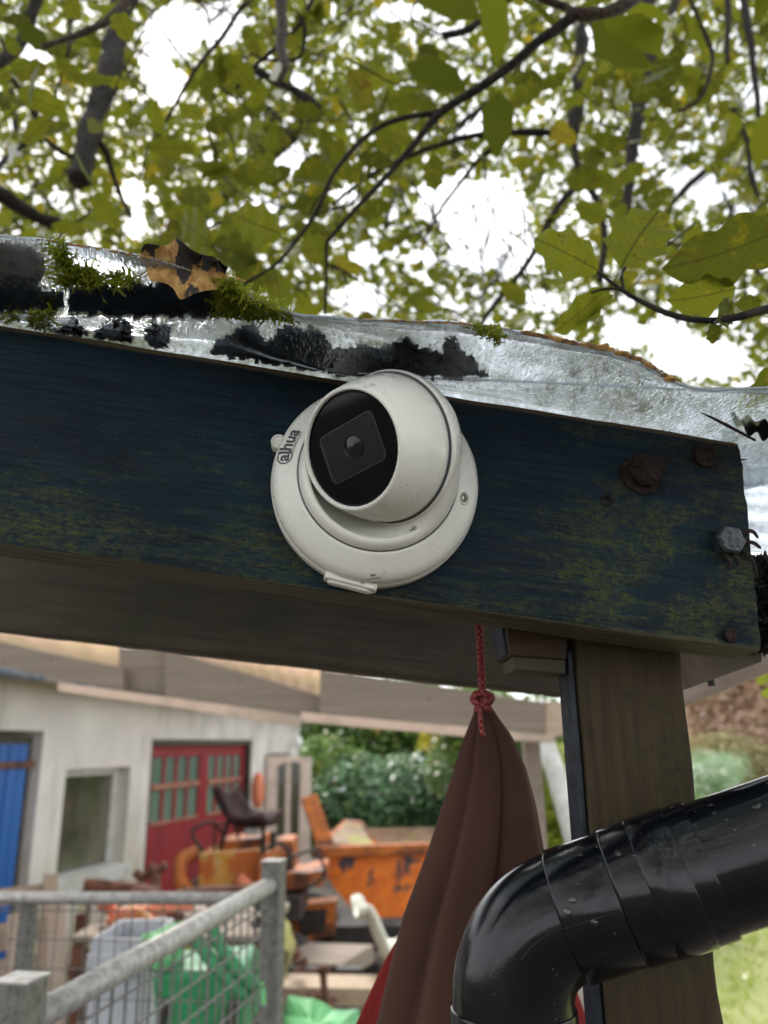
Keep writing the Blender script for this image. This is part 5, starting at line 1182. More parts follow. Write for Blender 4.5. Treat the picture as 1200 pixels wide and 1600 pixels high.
def drape(name, tabL, tabR, Yc, y0, y1, folds, amp, mat, label, cat, seed=0, nu=150, nv=90, depth=.55, ph0=0, parent=None):
    V = []; F = []
    for j in range(nv + 1):
        y = y0 + (y1 - y0) * j / nv; L = ip(y, tabL); Rr = ip(y, tabR); pl, pr = P(L, y, Yc), P(Rr, y, Yc); c = (pl + pr) / 2; hw_ = (pr - pl).length / 2
        f = (y - y0) / (y1 - y0)
        for i in range(nu):
            a = 2 * math.pi * i / nu; w1 = mnoise.noise(Vector((math.cos(a) * 1.3, math.sin(a) * 1.3, seed + f * .7)))
            fo = abs(math.sin(a * folds / 2 + ph0 + 1.0 * w1 + .5 * f)) ** .7; fo2 = math.sin(a * (folds * 2 + 1) + seed + 2 * w1)
            m_ = 1 - amp * (1 - fo) * min(1, .45 + f * 1.2) + .035 * fo2 * (.4 + f) + .05 * w1
            edge = abs(math.cos(a)) ** 6; m_ = m_ * (1 - edge) + edge
            m_ += (1 - edge) * (.012 * mnoise.noise(Vector((a * 9, f * 14, seed))) + .02 * mnoise.noise(Vector((a * 3, f * 30 + a * 4, seed))) * math.exp(-f * 4))
            V.append(Vector((c.x + hw_ * m_ * math.cos(a), Yc + hw_ * depth * m_ * math.sin(a) * (1 if f > .03 else .8), c.z + .002 * w1)))
    for j in range(nv):
        for i in range(nu): F.append((j * nu + i, j * nu + (i + 1) % nu, (j + 1) * nu + (i + 1) % nu, (j + 1) * nu + i))
    F.append(tuple(range(nu)))
    o = mk(name, V, F, mat, parent, smooth=True); 
    if label: tag(o, label, cat)
    return o
tabL = [(1098, 745), (1120, 738), (1160, 722), (1230, 700), (1330, 668), (1430, 630), (1500, 612), (1600, 588), (1800, 560)]
tabR = [(1098, 764), (1120, 778), (1150, 800), (1200, 822), (1260, 838), (1340, 852), (1440, 868), (1540, 880), (1800, 905)]
drape('cloth', tabL, tabR, .64, 1098, 1790, 6, .55, M['brown_cloth'], 'dark brown cloth gathered under the red cord, hanging in long folds', 'cloth', seed=2, ph0=.55)
tL = [(1420, 652), (1450, 630), (1500, 600), (1560, 572), (1610, 550), (1800, 520)]; tR = [(1420, 858), (1480, 880), (1560, 905), (1610, 925), (1800, 945)]
drape('red_cloth', tL, tR, .76, 1420, 1790, 4, .15, M['red_cloth'], 'dark red cloth showing below and behind the brown cloth', 'cloth', seed=6, depth=.25)

# ================================================================== VEGETATION
def proj(p):
    v = p - CAM; k = v.dot(FWD)
    return 600 + FPX * v.dot(RGT) / k, 800 - FPX * v.dot(UPV) / k
def leaf_geo(seed, ns=8, lobes=4.5, fold=.18, curl=.22, wav=.035, half=.27, lamp=.15):
    """unit leaf along +x, wavy margin; returns V, F, UV"""
    r = random.Random(seed); V = []; F = []; UV = []; us = (-1, -.5, 0, .5, 1); p1 = r.uniform(0, 6); p2 = r.uniform(0, 6)
    for i in range(ns + 1):
        s_ = i / ns; w_ = half * (math.sin(math.pi * min(1, s_ ** .9)) ** .62 if 0 < s_ < 1 else 0.012)
        for u in us:
            ph_ = p1 if u < 0 else p2; ww = w_ * (1 + lamp * math.sin(s_ * lobes * 6.28 + ph_) * abs(u)) 
            y = u * ww; z = fold * abs(y) - curl * s_ * s_ * .6 + wav * math.sin(s_ * lobes * 6.28 + ph_ + 1.2) * abs(u) ** 1.5 * (1 if 0 < s_ < 1 else 0)
            V.append((s_, y + .03 * math.sin(s_ * 3 + p1), z)); UV.append((s_, .5 + u * ww / half * .5))
    k = len(us)
    for i in range(ns):
        for j in range(k - 1): F.append((i * k + j, (i + 1) * k + j, (i + 1) * k + j + 1, i * k + j + 1))
    b = len(V)   # stalk
    V += [(-.22, -.012, .02), (-.22, .012, .02), (.02, .012, 0), (.02, -.012, 0)]; UV += [(0, .5)] * 4; F.append((b, b + 1, b + 2, b + 3))
    return np.array(V), F, np.array(UV)
def leaf_mesh(name, seed, mat, tint, **k):
    V, F, UV = leaf_geo(seed, **k); me = bpy.data.meshes.new(name); me.from_pydata(V.tolist(), [], F); me.materials.append(mat)
    uv = me.uv_layers.new(name='UVMap'); li = np.zeros(len(me.loops), dtype=np.int32); me.loops.foreach_get('vertex_index', li); uv.data.foreach_set('uv', UV[li].ravel())
    a = me.attributes.new('tint', 'FLOAT', 'POINT'); a.data.foreach_set('value', [tint] * len(V)); me.polygons.foreach_set('use_smooth', [True] * len(me.polygons)); return me
def leaf_frame(p, x, n, L):
    x = Vector(x).normalized(); n = Vector(n); n = (n - x * n.dot(x)); n.normalize(); y = n.cross(x)
    return Matrix(((x.x * L, y.x * L, n.x * L, p[0]), (x.y * L, y.y * L, n.y * L, p[1]), (x.z * L, y.z * L, n.z * L, p[2]), (0, 0, 0, 1)))
def mass(name, C_, X, N, L, mat, tint, parent, label=None, cat=None, simple=True, shape=None, kind='stuff'):
    """many small leaves as one mesh; C_,X,N (n,3), L (n,)"""
    if simple:
        T = np.array([(0, 0, 0), (.28, .23, .05), (.36, 0, 0), (.28, -.23, .05), (.68, .21, .0), (.70, 0, -.06), (.68, -.21, .0), (1, 0, -.14)]); Ff = [(0, 2, 1), (0, 3, 2), (1, 2, 5, 4), (2, 3, 6, 5), (4, 5, 7), (5, 6, 7)]
        UV = np.array([(0, .5), (.28, 1), (.36, .5), (.28, 0), (.68, 1), (.7, .5), (.68, 0), (1, .5)])
    else: T, Ff, UV = shape
    n_ = len(C_); X = X / np.linalg.norm(X, axis=1)[:, None]; N = N - X * (N * X).sum(1)[:, None]; N /= np.linalg.norm(N, axis=1)[:, None]; Yv = np.cross(N, X)
    V = C_[:, None, :] + L[:, None, None] * (T[None, :, 0, None] * X[:, None, :] + T[None, :, 1, None] * Yv[:, None, :] + T[None, :, 2, None] * N[:, None, :])
    V = V.reshape(-1, 3); k = len(T)
    loops = []; starts = []; tot = 0; base_l = np.array([i for f in Ff for i in f]); cnt = [len(f) for f in Ff]; st = np.concatenate([[0], np.cumsum(cnt)[:-1]])
    nl = len(base_l); loops = (base_l[None, :] + (np.arange(n_) * k)[:, None]).ravel(); starts = (st[None, :] + (np.arange(n_) * nl)[:, None]).ravel()
    me = bpy.data.meshes.new(name); me.vertices.add(len(V)); me.vertices.foreach_set('co', V.ravel().astype(np.float32)); me.loops.add(len(loops)); me.loops.foreach_set('vertex_index', loops.astype(np.int32))
    me.polygons.add(len(starts)); me.polygons.foreach_set('loop_start', starts.astype(np.int32)); me.polygons.foreach_set('loop_total', np.tile(cnt, n_).astype(np.int32)); me.update(calc_edges=True); me.validate()
    me.polygons.foreach_set('use_smooth', [True] * len(me.polygons)); me.materials.append(mat)
    uvl = me.uv_layers.new(name='UVMap'); uvl.data.foreach_set('uv', np.tile(UV[base_l], (n_, 1)).ravel())
    a = me.attributes.new('tint', 'FLOAT', 'POINT'); a.data.foreach_set('value', np.repeat(tint, k).astype(np.float32))
    o = bpy.data.objects.new(name, me); link(o, Matrix.Identity(4), parent); tag(o, label, cat, kind=kind); return o

# ---- the tree overhead
tree = empty('broadleaf_tree', (3.1, 3.4, 0), 'broadleaf tree with wavy olive green leaves hanging over the shelter roof', 'tree')
mb = MB(); mb.tube(spline([Vector((3.1, 3.4, 0)), Vector((3.0, 3.3, 1.5)), Vector((2.9, 3.1, 3.2)), Vector((2.3, 2.7, 4.6)), Vector((1.2, 2.3, 5.4)), Vector((-.6, 2.0, 5.7)), Vector((-2.4, 1.9, 5.4))], 8), [.16 - .12 * i / 48 for i in range(49)], 12, nz_=.15); mb.build('trunk', M['bark'], tree, smooth=True)
tree2 = empty('broadleaf_tree', (-3.6, 9.5, 0), 'hazier olive tree canopy farther behind, filling the sky above the shelter', 'tree')
mb = MB(); mb.tube(spline([Vector((-3.6, 6.2, 0)), Vector((-3.4, 6.0, 3)), Vector((-2.2, 6, 6)), Vector((0, 5.6, 8))], 8), [.22 - .16 * i / 24 for i in range(25)], 10, nz_=.15); mb.build('trunk', M['bark'], tree2, smooth=True)
BR = []
def branch(pts, r0, r1, mat='bark', nm='branch', parent=None, n=8, rough=.25, label=None, up=None):
    """pts: (px,py,Y); r in photo pixels at that depth"""
    W_ = [P(x, y, Y) for x, y, Y in pts]; q = spline(W_, n); m_ = len(q); Yav = sum(p[2] for p in pts) / len(pts)
    if up: q = spline([Vector(u) for u in up] + [W_[0]], 8)[:-1] + q
    rr = []
    for i, p in enumerate(q):
        f = max(0, (i - (len(q) - m_)) / (m_ - 1)) if m_ > 1 else 0
        dist = (p - CAM).dot(FWD); rp_ = (r0 + (r1 - r0) * f) / FPX * Yav * 1.1; rr.append(rp_ * (1.0 + .12 * mnoise.noise(p * 25)))
        
    q = [p + Vector((mnoise.noise(p * 9 + Vector((1, 0, 0))), 0, mnoise.noise(p * 9 + Vector((0, 7, 0))))) * (.006 * min(2, Yav)) for p in q]
    mb = MB(); mb.tube(q, rr, 10, nz_=rough); o = mb.build(nm, M[mat], parent or tree, smooth=True)
    if label: o['label'] = label
    BR.append(([p for p in q[-m_:]], Yav)); return o
branch([(205, -40, 1.9), (188, 30, 1.85), (172, 110, 1.8), (146, 190, 1.76), (122, 286, 1.72)], 21, 17, rough=.5, nm='dead_branch', label='thick broken dead branch stub')
branch([(150, 215, 1.75), (170, 250, 1.8), (186, 300, 1.85), (205, 340, 1.9)], 7, 3, rough=.4)
branch([(-60, 265, 1.7), (0, 305, 1.75), (50, 336, 1.8), (118, 358, 1.85)], 17, 9)
branch([(70, -60, 1.5), (50, 20, 1.5), (28, 75, 1.5), (-30, 120, 1.45)], 12, 10)
branch([(-30, 150, 1.6), (15, 120, 1.6), (50, 175, 1.65), (72, 218, 1.7), (118, 245, 1.75)], 5, 5)
branch([(72, 218, 1.7), (40, 226, 1.68), (0, 258, 1.66), (-40, 290, 1.6)], 6, 4)
branch([(215, -20, .95), (170, 30, .93), (128, 52, .92), (66, 70, .90)], 9, 4, mat='bark_red', rough=.35, label='reddish bare branch')
branch([(112, 30, 1.2), (108, 75, 1.2), (95, 120, 1.22), (78, 200, 1.25)], 3.5, 2)
branch([(436, -40, .98), (440, 30, .97), (438, 75, .96), (447, 105, .95), (437, 128, .95)], 12, 5, mat='bark_red', rough=.4, label='reddish dangling branch stub')
branch([(495, -20, 1.1), (470, 30, 1.1), (440, 65, 1.1), (400, 105, 1.12), (372, 140, 1.15)], 4.5, 3)
branch([(462, 18, 1.1), (474, 45, 1.1), (465, 90, 1.12), (420, 95, 1.12), (395, 85, 1.12)], 4.5, 2)
branch([(400, -10, 1.3), (365, 30, 1.3), (300, 120, 1.3), (250, 210, 1.3)], 5, 3)
branch([(1010, -20, .80), (960, 16, .79), (905, 22, .78), (880, 10, .78), (838, -6, .77)], 13, 7, mat='bark_red', rough=.5, label='thick curved twig with pale lit bark')
branch([(897, 26, .78), (850, 62, .79), (800, 100, .80), (740, 145, .82), (692, 180, .84), (655, 222, .85), (615, 265, .86), (560, 320, .88), (513, 375, .90)], 9.5, 3.5, label='long slender twig crossing the canopy')
branch([(692, 180, .84), (640, 186, .85), (600, 196, .86), (560, 222, .86), (520, 270, .87), (495, 330, .88), (465, 375, .89), (430, 415, .9), (378, 450, .9)], 5, 2.5)
branch([(513, 375, .90), (512, 430, .92), (508, 490, .95)], 3, 2)
branch([(400, 110, 1.3), (470, 150, 1.3), (495, 170, 1.3)], 7, 9)
branch([(880, 212, 1.25), (840, 208, 1.25), (760, 210, 1.25), (700, 222, 1.25), (600, 262, 1.3), (520, 320, 1.3)], 7, 3)
branch([(790, 225, 1.25), (740, 260, 1.3), (690, 320, 1.35), (660, 380, 1.4)], 4.5, 2)
branch([(1015, -60, 2.0), (1008, 60, 2.0), (1003, 150, 2.0), (990, 220, 2.0), (982, 300, 2.0), (976, 375, 2.0)], 17, 7, rough=.35, label='upright thick limb at the right')
branch([(1005, 150, 2.0), (1025, 70, 2.0), (1068, -20, 2.0)], 9, 7)
branch([(905, 30, 1.6), (907, 120, 1.6), (903, 170, 1.6), (892, 215, 1.6)], 11, 12, rough=.5)
branch([(892, 205, 1.6), (905, 265, 1.6), (935, 320, 1.6), (942, 380, 1.6), (935, 440, 1.6)], 6, 5)
branch([(908, 280, 1.6), (880, 310, 1.6), (852, 360, 1.6), (820, 420, 1.6), (770, 480, 1.6), (750, 510, 1.6)], 6, 4)
branch([(1072, -20, 1.2), (1100, 50, 1.2), (1112, 100, 1.2), (1095, 150, 1.2), (1060, 175, 1.2)], 4, 3)
branch([(1160, -20, 1.6), (1172, 50, 1.6), (1180, 130, 1.6), (1192, 210, 1.6)], 8, 4)
branch([(1134, -10, 1.7), (1138, 50, 1.7), (1136, 100, 1.7)], 6, 4)
branch([(1148, 170, 1.6), (1165, 220, 1.6), (1182, 300, 1.6), (1190, 330, 1.6)], 5, 3)
branch([(690, 55, 1.4), (740, 40, 1.4), (800, -10, 1.4)], 7, 7)
branch([(650, 0, 1.3), (640, 30, 1.3), (690, 55, 1.3)], 2.5, 2)
branch([(0, 60, 1.3), (40, 140, 1.3), (78, 205, 1.3)], 3, 2.5)
# near twig at the right with its leaves
branch([(1260, 470, .52), (1200, 482, .52), (1150, 496, .52), (1100, 502, .52), (1050, 494, .525), (1000, 472, .53), (970, 452, .53), (935, 424, .53)], 7, 3, mat='bark', rough=.25, label='near twig carrying the large leaves')
branch([(975, 455, .53), (972, 430, .53), (978, 418, .53)], 3, 2.5)
branch([(968, 452, .53), (945, 452, .53), (925, 458, .53)], 3, 2)

def place_leaf(base, tip, Y, wpx, seed, tint, roll=0.0, Yt=None, mat='leaf', curl=.12, fold=.15, wav=.03, label=None, name='leaf', parent=None, lobes=3.2):
    a = P(base[0], base[1], Y); b = P(tip[0], tip[1], Yt or Y + .01); x = b - a; L = x.length
    k = wpx / (math.hypot(tip[0] - base[0], tip[1] - base[1]))
    me = leaf_mesh(name, seed, M[mat], tint, ns=16, half=k / 2, lamp=.20, curl=curl, fold=fold, wav=wav, lobes=lobes)
    v = (CAM - a).normalized(); side = v.cross(x.normalized()); n_ = (v * math.cos(roll) + side * math.sin(roll))
    o = bpy.data.objects.new(name, me); link(o, leaf_frame(a, x, n_, L), parent or tree)
    m_ = o.modifiers.new('sub', 'SUBSURF'); m_.levels = m_.render_levels = 1
    if label: o['label'] = label
    return o
NL = [((935, 424), (826, 374), .53, 66, 101, .62, .25, 'near oval leaf lit from behind'), ((974, 420), (1030, 320), .53, 74, 102, .55, .1, 'near broad wavy leaf'), ((1240, 352), (1046, 422), .50, 96, 103, .16, .35, 'large dark olive leaf at the right edge'),
      ((1150, 452), (1046, 470), .525, 62, 104, .82, .15, 'yellowing spotted leaf'), ((945, 455), (868, 518), .535, 52, 105, .66, .6, 'curled leaf with red margin'), ((960, 462), (885, 505), .54, 30, 106, .70, -.8, None),
      ((1190, 468), (1150, 482), .52, 36, 107, .2, .5, None), ((1120, 500), (1148, 478), .515, 30, 108, .25, -.5, 'small pale grey leaf'), ((1112, 505), (1118, 538), .52, 24, 109, .2, .4, None), ((1235, 560), (1164, 640), .50, 46, 110, .30, .55, 'leaf hanging at the right edge'),
      ((440, 370), (362, 330), .84, 56, 111, .78, .2, 'mottled yellow green leaf over the roof sheet'), ((335, 385), (275, 345), .88, 58, 112, .2, .5, None), ((330, 385), (402, 405), .88, 54, 113, .22, .3, None), ((470, 395), (520, 385), .9, 46, 114, .45, .3, None), ((430, 420), (440, 490), .9, 44, 115, .6, .4, None),
      ((183, 20), (200, 60), .85, 34, 116, .6, .2, None), ((104, -4), (125, 30), .85, 30, 117, .65, -.2, None)]
for b_l, t_l, Y, wp, sd, ti, rl, lb in NL:
    place_leaf(b_l, t_l, Y, wp, sd, ti, rl, curl=.10 + .12 * (sd % 3), wav=.03 + .015 * (sd % 2), label=lb)
# bits lying on the sheet: yellow dead leaf, curled leaf and twig by the beam end
q = place_leaf((356, 432), (216, 398), .350, 66, 201, .9, .1, mat='deadleaf', curl=.05, wav=.05, fold=.35, name='dead_leaf', lobes=2.3); q.parent = None; q.matrix_basis = WM[q.name]; tag(q, 'yellow brown dead leaf lying on the roof sheet at left', 'dead leaf')
q = place_leaf((1235, 672), (1138, 660), .45, 44, 202, .1, .9, mat='litter', curl=.4, wav=.10, fold=.5, name='dead_leaf', lobes=4); q.parent = None; q.matrix_basis = WM[q.name]; tag(q, 'dark curled dead leaf at the right end of the roof sheet', 'dead leaf')
q = place_leaf((356, 416), (268, 398), .347, 34, 203, .1, 1.1, mat='litter', curl=.3, wav=.12, fold=.5, name='dead_leaf', lobes=4); q.parent = None; q.matrix_basis = WM[q.name]; tag(q, 'black curled dead leaf on top of the yellow one', 'dead leaf')
mb = MB(); mb.tube([P(1095, 644, .44), P(1135, 664, .445), P(1180, 688, .45)], [.0005, .0011, .0008], 6); o = mb.build('twig', M['bark_red']); tag(o, 'reddish broken twig lying across the sheet by the beam end', 'twig')
mb = MB(); mb.tube([P(975, 578, .40), P(1018, 592, .40)], [.0003, .0006], 6); o = mb.build('twig', M['bark']); tag(o, 'short thin dark twig on the sheet below the lichen edge', 'twig')
# yellow-green leaves poking in at the right edge below the beam
for k, (b_l, t_l) in enumerate((((1225, 1040), (1182, 1068)), ((1230, 1075), (1190, 1088)), ((1215, 1030), (1196, 1040)), ((1228, 1060), (1205, 1050)))):
    place_leaf(b_l, t_l, .95, 24, 300 + k, .7, .2 * k, mat='yellowgreen', parent=tree)

# image-plane openings of the canopy (the sky seen between crowns): x, y, rx, ry
GAPS = [(275, 45, 48, 45), (345, 35, 40, 40), (262, 135, 34, 34), (240, 90, 25, 50), (205, 300, 26, 22), (210, 350, 22, 22), (60, 85, 24, 18), (755, 335, 75, 62), (700, 330, 50, 24), (800, 400, 52, 34), (740, 400, 40, 24), (690, 300, 40, 22), (1095, 560, 80, 34), (1040, 525, 42, 32), (975, 520, 34, 30),
        (1110, 300, 36, 20), (1080, 285, 40, 22), (560, 465, 44, 26), (455, 250, 26, 26), (770, 180, 34, 22), (735, 200, 28, 18), (625, 20, 42, 16), (700, 50, 28, 12), (1180, 150, 22, 22), (1195, 400, 22, 30), (470, 125, 20, 12), (415, 320, 22, 14), (540, 310, 20, 16), (1010, 245, 26, 16), (610, 330, 16, 18), (570, 400, 26, 18), (840, 470, 34, 18), (1070, 430, 26, 18), (330, 250, 14, 10), (920, 60, 10, 22), (655, 400, 26, 14), (1150, 330, 20, 12), (1130, 500, 26, 14)]
def gapv(px, py, sc=1.0):
    m_ = np.full(px.shape, 9.0)
    for gx_, gy_, rx_, ry_ in GAPS: m_ = np.minimum(m_, ((px - gx_) / (rx_ * sc)) ** 2 + ((py - gy_) / (ry_ * sc)) ** 2)
    return m_
RG = np.array(RGT); UG = np.array(UPV); FG = np.array(FWD); CG = np.array(CAM)
def npix(C_):
    v = C_ - CG; k = v @ FG; return 600 + FPX * (v @ RG) / k, 800 - FPX * (v @ UG) / k
def npt(px, py, Y):
    d = FG[None] + RG[None] * ((px - 600) / FPX)[:, None] + UG[None] * ((800 - py) / FPX)[:, None]; return CG[None] + d * (Y / d[:, 1])[:, None]
def canopy(ncl, per, Y0, Y1, L0, L1, spread, gapsc, seed, xr=(-260, 1460), yr=(-260, 640), holes=0.0, hsc=70.):
    r = np.random.default_rng(seed); cx = r.uniform(*xr, ncl); cy = r.uniform(yr[0], yr[1], ncl); cY = r.uniform(Y0, Y1, ncl)
    C0 = npt(cx, cy, cY); n_ = ncl * per; C_ = np.repeat(C0, per, 0) + r.normal(0, 1, (n_, 3)) * spread * np.repeat(cY, per)[:, None] * .5
    px, py = npix(C_); jit = r.normal(0, .12, n_); keep = (gapv(px, py, gapsc) > 1 + jit) & (py < 690 + (px - 600) * .1)
    if holes:
        hv = np.array([mnoise.noise(Vector((a / hsc, b / hsc, seed * 3.1))) for a, b in zip(px, py)]); keep &= hv < holes
    # stays clear of the viewer, the shelter and everything below the roof line
    keep &= (C_[:, 1] > Y0 * .8) & (C_[:, 2] > 2.35 + C_[:, 1] * .12)
    C_ = C_[keep]; n_ = len(C_); az = r.uniform(0, 2 * math.pi, n_); X = np.c_[np.cos(az), np.sin(az), r.normal(-.45, .45, n_)]
    view = (CG - C_); view /= np.linalg.norm(view, axis=1)[:, None]; N = r.normal(0, .75, (n_, 3)) + np.array([0, 0, .8]) * r.choice([-1, 1], n_)[:, None] + view * .5
    L = r.uniform(L0, L1, n_); tint = np.clip(r.normal(.42, .22, n_) + (r.random(n_) < .05) * .5, 0, 1); return C_ - X / np.linalg.norm(X, axis=1)[:, None] * L[:, None] * .5, X, N, L, tint
# close leaves, each its own object
C_, X, N, L, tn = canopy(46, 6, 1.05, 1.9, .048, .078, .17, 1.25, 5, xr=(-60, 1260), yr=(-60, 420))
# favour the places where the photo shows big leaves
C2, X2, N2, L2, t2 = [], [], [], [], []
for (ax_, ay_, bx2, by2, Y, cnt, s_) in ((230, 60, 400, 330, 1.15, 22, 21), (380, 130, 640, 330, 1.2, 30, 22), (560, 50, 720, 170, 1.25, 14, 23), (810, 60, 1120, 330, 1.25, 36, 24), (0, 0, 120, 200, 1.3, 12, 25), (260, 330, 420, 430, .95, 8, 26)):
    r = np.random.default_rng(s_); c = npt(r.uniform(ax_, bx2, cnt), r.uniform(ay_, by2, cnt), r.uniform(Y * .9, Y * 1.15, cnt)); px, py = npix(c); k_ = gapv(px, py, 1.1) > 1; c = c[k_]; m_ = len(c)
    C2.append(c); az = r.uniform(0, 2 * math.pi, m_); X2.append(np.c_[np.cos(az), np.sin(az) * .4, r.normal(-.3, .5, m_)]); N2.append((CG - c) / np.linalg.norm(CG - c, axis=1)[:, None] + r.normal(0, .38, (m_, 3))); L2.append(r.uniform(.050, .080, m_)); t2.append(r.normal(.3, .22, m_))
C2 = [c - x / np.linalg.norm(x, axis=1)[:, None] * l[:, None] * .5 for c, x, l in zip(C2, X2, L2)]
C_ = np.concatenate(C2 + [C_]); X = np.concatenate(X2 + [X]); N = np.concatenate(N2 + [N]); L = np.concatenate(L2 + [L]); tn = np.clip(np.concatenate(t2 + [tn]), 0, 1)
LM = [leaf_mesh('leaf', 40 + k, M['leaf'], (.12, .22, .35, .45, .3, .2, .55, .8)[k], ns=16, lobes=2.6 + .9 * (k % 3), lamp=.17, curl=.12 + .07 * (k % 4), wav=.03, half=.24 + .02 * (k % 3), fold=.12 + .1 * (k % 3)) for k in range(8)]
nobj = min(285, len(C_))
for i in range(nobj):
    k = min(range(8), key=lambda q: abs((.12, .22, .35, .45, .3, .2, .55, .8)[q] - tn[i]) + .12 * ((i * 7 + q * 5) % 8) / 8)
    o = bpy.data.objects.new('leaf', LM[k]); link(o, leaf_frame(Vector(C_[i]), Vector(X[i]), Vector(N[i]), L[i]), tree)
print('near leaves', len(C_), 'objects', nobj)
shp = leaf_geo(77, ns=6, lobes=3, half=.26)
if len(C_) > nobj: mass('foliage', C_[nobj:], X[nobj:], N[nobj:], L[nobj:], M['leaf'], tn[nobj:], tree, simple=False, shape=shp)
a = canopy(330, 15, 1.9, 3.0, .045, .072, .14, 1.1, 8, holes=.32, hsc=48.); mass('foliage', a[0], a[1], a[2], a[3], M['leaf'], a[4], tree, simple=False, shape=leaf_geo(78, ns=9, lobes=3, half=.26))
print('mid', len(a[0]))
a = canopy(760, 26, 3.0, 4.6, .048, .074, .12, 1.0, 9, holes=.42, hsc=32.); mass('foliage', a[0], a[1], a[2], a[3], M['leaf_far'], a[4], tree); print('far', len(a[0]))
a = canopy(1500, 28, 4.6, 8.0, .06, .10, .10, .95, 10, holes=.42, hsc=26.); mass('foliage', a[0], a[1], a[2], a[3], M['leaf_far'], a[4], tree2); print('far2', len(a[0]))
# unseen crown foliage, added overhead and behind the viewer to shade near objects
r = np.random.default_rng(71); n_ = 9000; C_ = np.c_[r.uniform(-3.2, 3.2, n_), r.uniform(-3.2, 1.0, n_), r.uniform(3.0, 4.9, n_)]; az = r.uniform(0, 6.28, n_)
C_ = C_[np.array([mnoise.noise(Vector(c) * 1.1) for c in C_]) > -.25]; n_ = len(C_); az = az[:n_]
mass('foliage', C_, np.c_[np.cos(az), np.sin(az), r.normal(-.3, .3, n_)], r.normal(0, .5, (n_, 3)) + np.array([0, 0, 1.]), r.uniform(.09, .15, n_), M['leaf_far'], np.clip(r.normal(.4, .2, n_), 0, 1), tree)
# fine twigs through the canopy
def twigs(n_, Y0, Y1, rpx, seed, parent):
    random.seed(seed); mb = MB()
    for _ in range(n_):
        x, y = random.uniform(-100, 1300), random.uniform(-80, 470); Y = random.uniform(Y0, Y1); a = random.uniform(.3, 2.8); ln = random.uniform(60, 220); pts = []
        for k in range(5):
            pts.append(P(x, y, Y + .03 * k)); x += math.cos(a) * ln / 4; y += math.sin(a) * ln / 4; a += random.gauss(0, .3)
            if y > 500 + (x - 600) * .08: break
        if len(pts) < 3: continue
        r = rpx * random.uniform(.6, 1.4) / FPX * Y; q = spline(pts, 4); mb.tube(q, [r * (1 - .6 * i / len(q)) for i in range(len(q))], 5, nz_=.3)
        if random.random() < .6:
            b = q[len(q) // 2]; e = b + Vector((random.gauss(0, .06), random.gauss(0, .04), random.gauss(-.02, .06))) * Y; mb.tube(spline([b, b.lerp(e, .5) + Vector((0, 0, .01)), e], 3), [r * .6] * 6 + [r * .2], 5)
    o = mb.build('twigs', M['bark'], parent, smooth=True); o['kind'] = 'stuff'
twigs(85, .95, 1.6, 1.8, 3, tree); twigs(150, 1.6, 3.0, 2.2, 4, tree); twigs(120, 3.5, 6.5, 2.6, 5, tree2)
# branches of the farther tree
random.seed(12)
for (pts, r0, r1) in ((((520, -60, 4.5), (470, 60, 4.5), (430, 180, 4.6), (380, 300, 4.8)), 9, 4), (((1290, 150, 4.5), (1150, 230, 4.6), (1040, 330, 4.8), (960, 470, 5)), 9, 4), (((60, -60, 4.2), (20, 120, 4.3), (40, 250, 4.4), (90, 340, 4.6)), 8, 4), (((860, -60, 4.5), (800, 120, 4.6), (640, 260, 4.8), (590, 400, 5)), 8, 3), (((1250, 520, 4.0), (1180, 420, 4.1), (1130, 300, 4.2)), 7, 3)):
    branch(list(pts), r0, r1, parent=tree2)

# ---- hedge, copper tree, shrubs beyond the yard
def cloud(n_, box_, L0, L1, seed, shell=.6):
    """leaf positions in a lumpy volume: list of ellipsoids (c, r)"""
    r = np.random.default_rng(seed); out_ = []
    tot = sum(rr[0] * rr[1] + rr[0] * rr[2] for c, rr in box_)
    for c, rr in box_:
        k = int(n_ * (rr[0] * rr[1] + rr[0] * rr[2]) / tot); d = r.normal(0, 1, (k, 3)); d /= np.linalg.norm(d, axis=1)[:, None]; out_.append(np.array(c) + d * np.array(rr) * (r.uniform(shell, 1.06, k) ** .5)[:, None])
    C_ = np.concatenate(out_); C_ = C_[C_[:, 2] > .05]; n2 = len(C_); az = r.uniform(0, 6.28, n2)
    return C_, np.c_[np.cos(az), np.sin(az), r.normal(-.2, .4, n2)], r.normal(0, .55, (n2, 3)) + np.array([0, -.5, .9]), r.uniform(L0, L1, n2), np.clip(r.normal(.45, .22, n2), 0, 1)
random.seed(40)
def lumps(x0, x1, ytop, ybot, Y, n_, rpx, seed):
    random.seed(seed); o = []
    for _ in range(n_):
        x, y = random.uniform(x0, x1), random.uniform(ytop, ybot); p = P(x, y, Y + random.uniform(-.4, .8)); r = rpx * random.uniform(.6, 1.3) / FPX * Y; o.append(((p.x, p.y, p.z), (r, r * .9, r * .85)))
    return o
he = empty('hedge', PG(600, 1330), 'dense blue green glossy hedge behind the orange dumper', 'hedge')
a = cloud(16000, lumps(540, 800, 1210, 1320, 14.5, 34, 46, 1), .10, .17, 51); mass('foliage', *a[:4], M['hedge'], a[4], he)
mb = MB(); 
for x in (540, 640, 740): q = PG(x, 1330); mb.tube([Vector((P(x, 1300, 15.2).x, 15.2, 0)), Vector((P(x, 1300, 15.2).x, 15.2, 1.6))], .05, 7)
o = mb.build('stems', M['bark'], he); o['kind'] = 'stuff'
bu = empty('laurel_bush', PG(500, 1330), 'mid green leafy bush behind the cream door and hedge', 'bush')
a = cloud(15000, lumps(440, 760, 1085, 1200, 17.5, 30, 52, 2) + lumps(455, 540, 1180, 1310, 15.2, 12, 42, 3), .12, .22, 52); mass('foliage', *a[:4], M['hedge2'], a[4], bu)
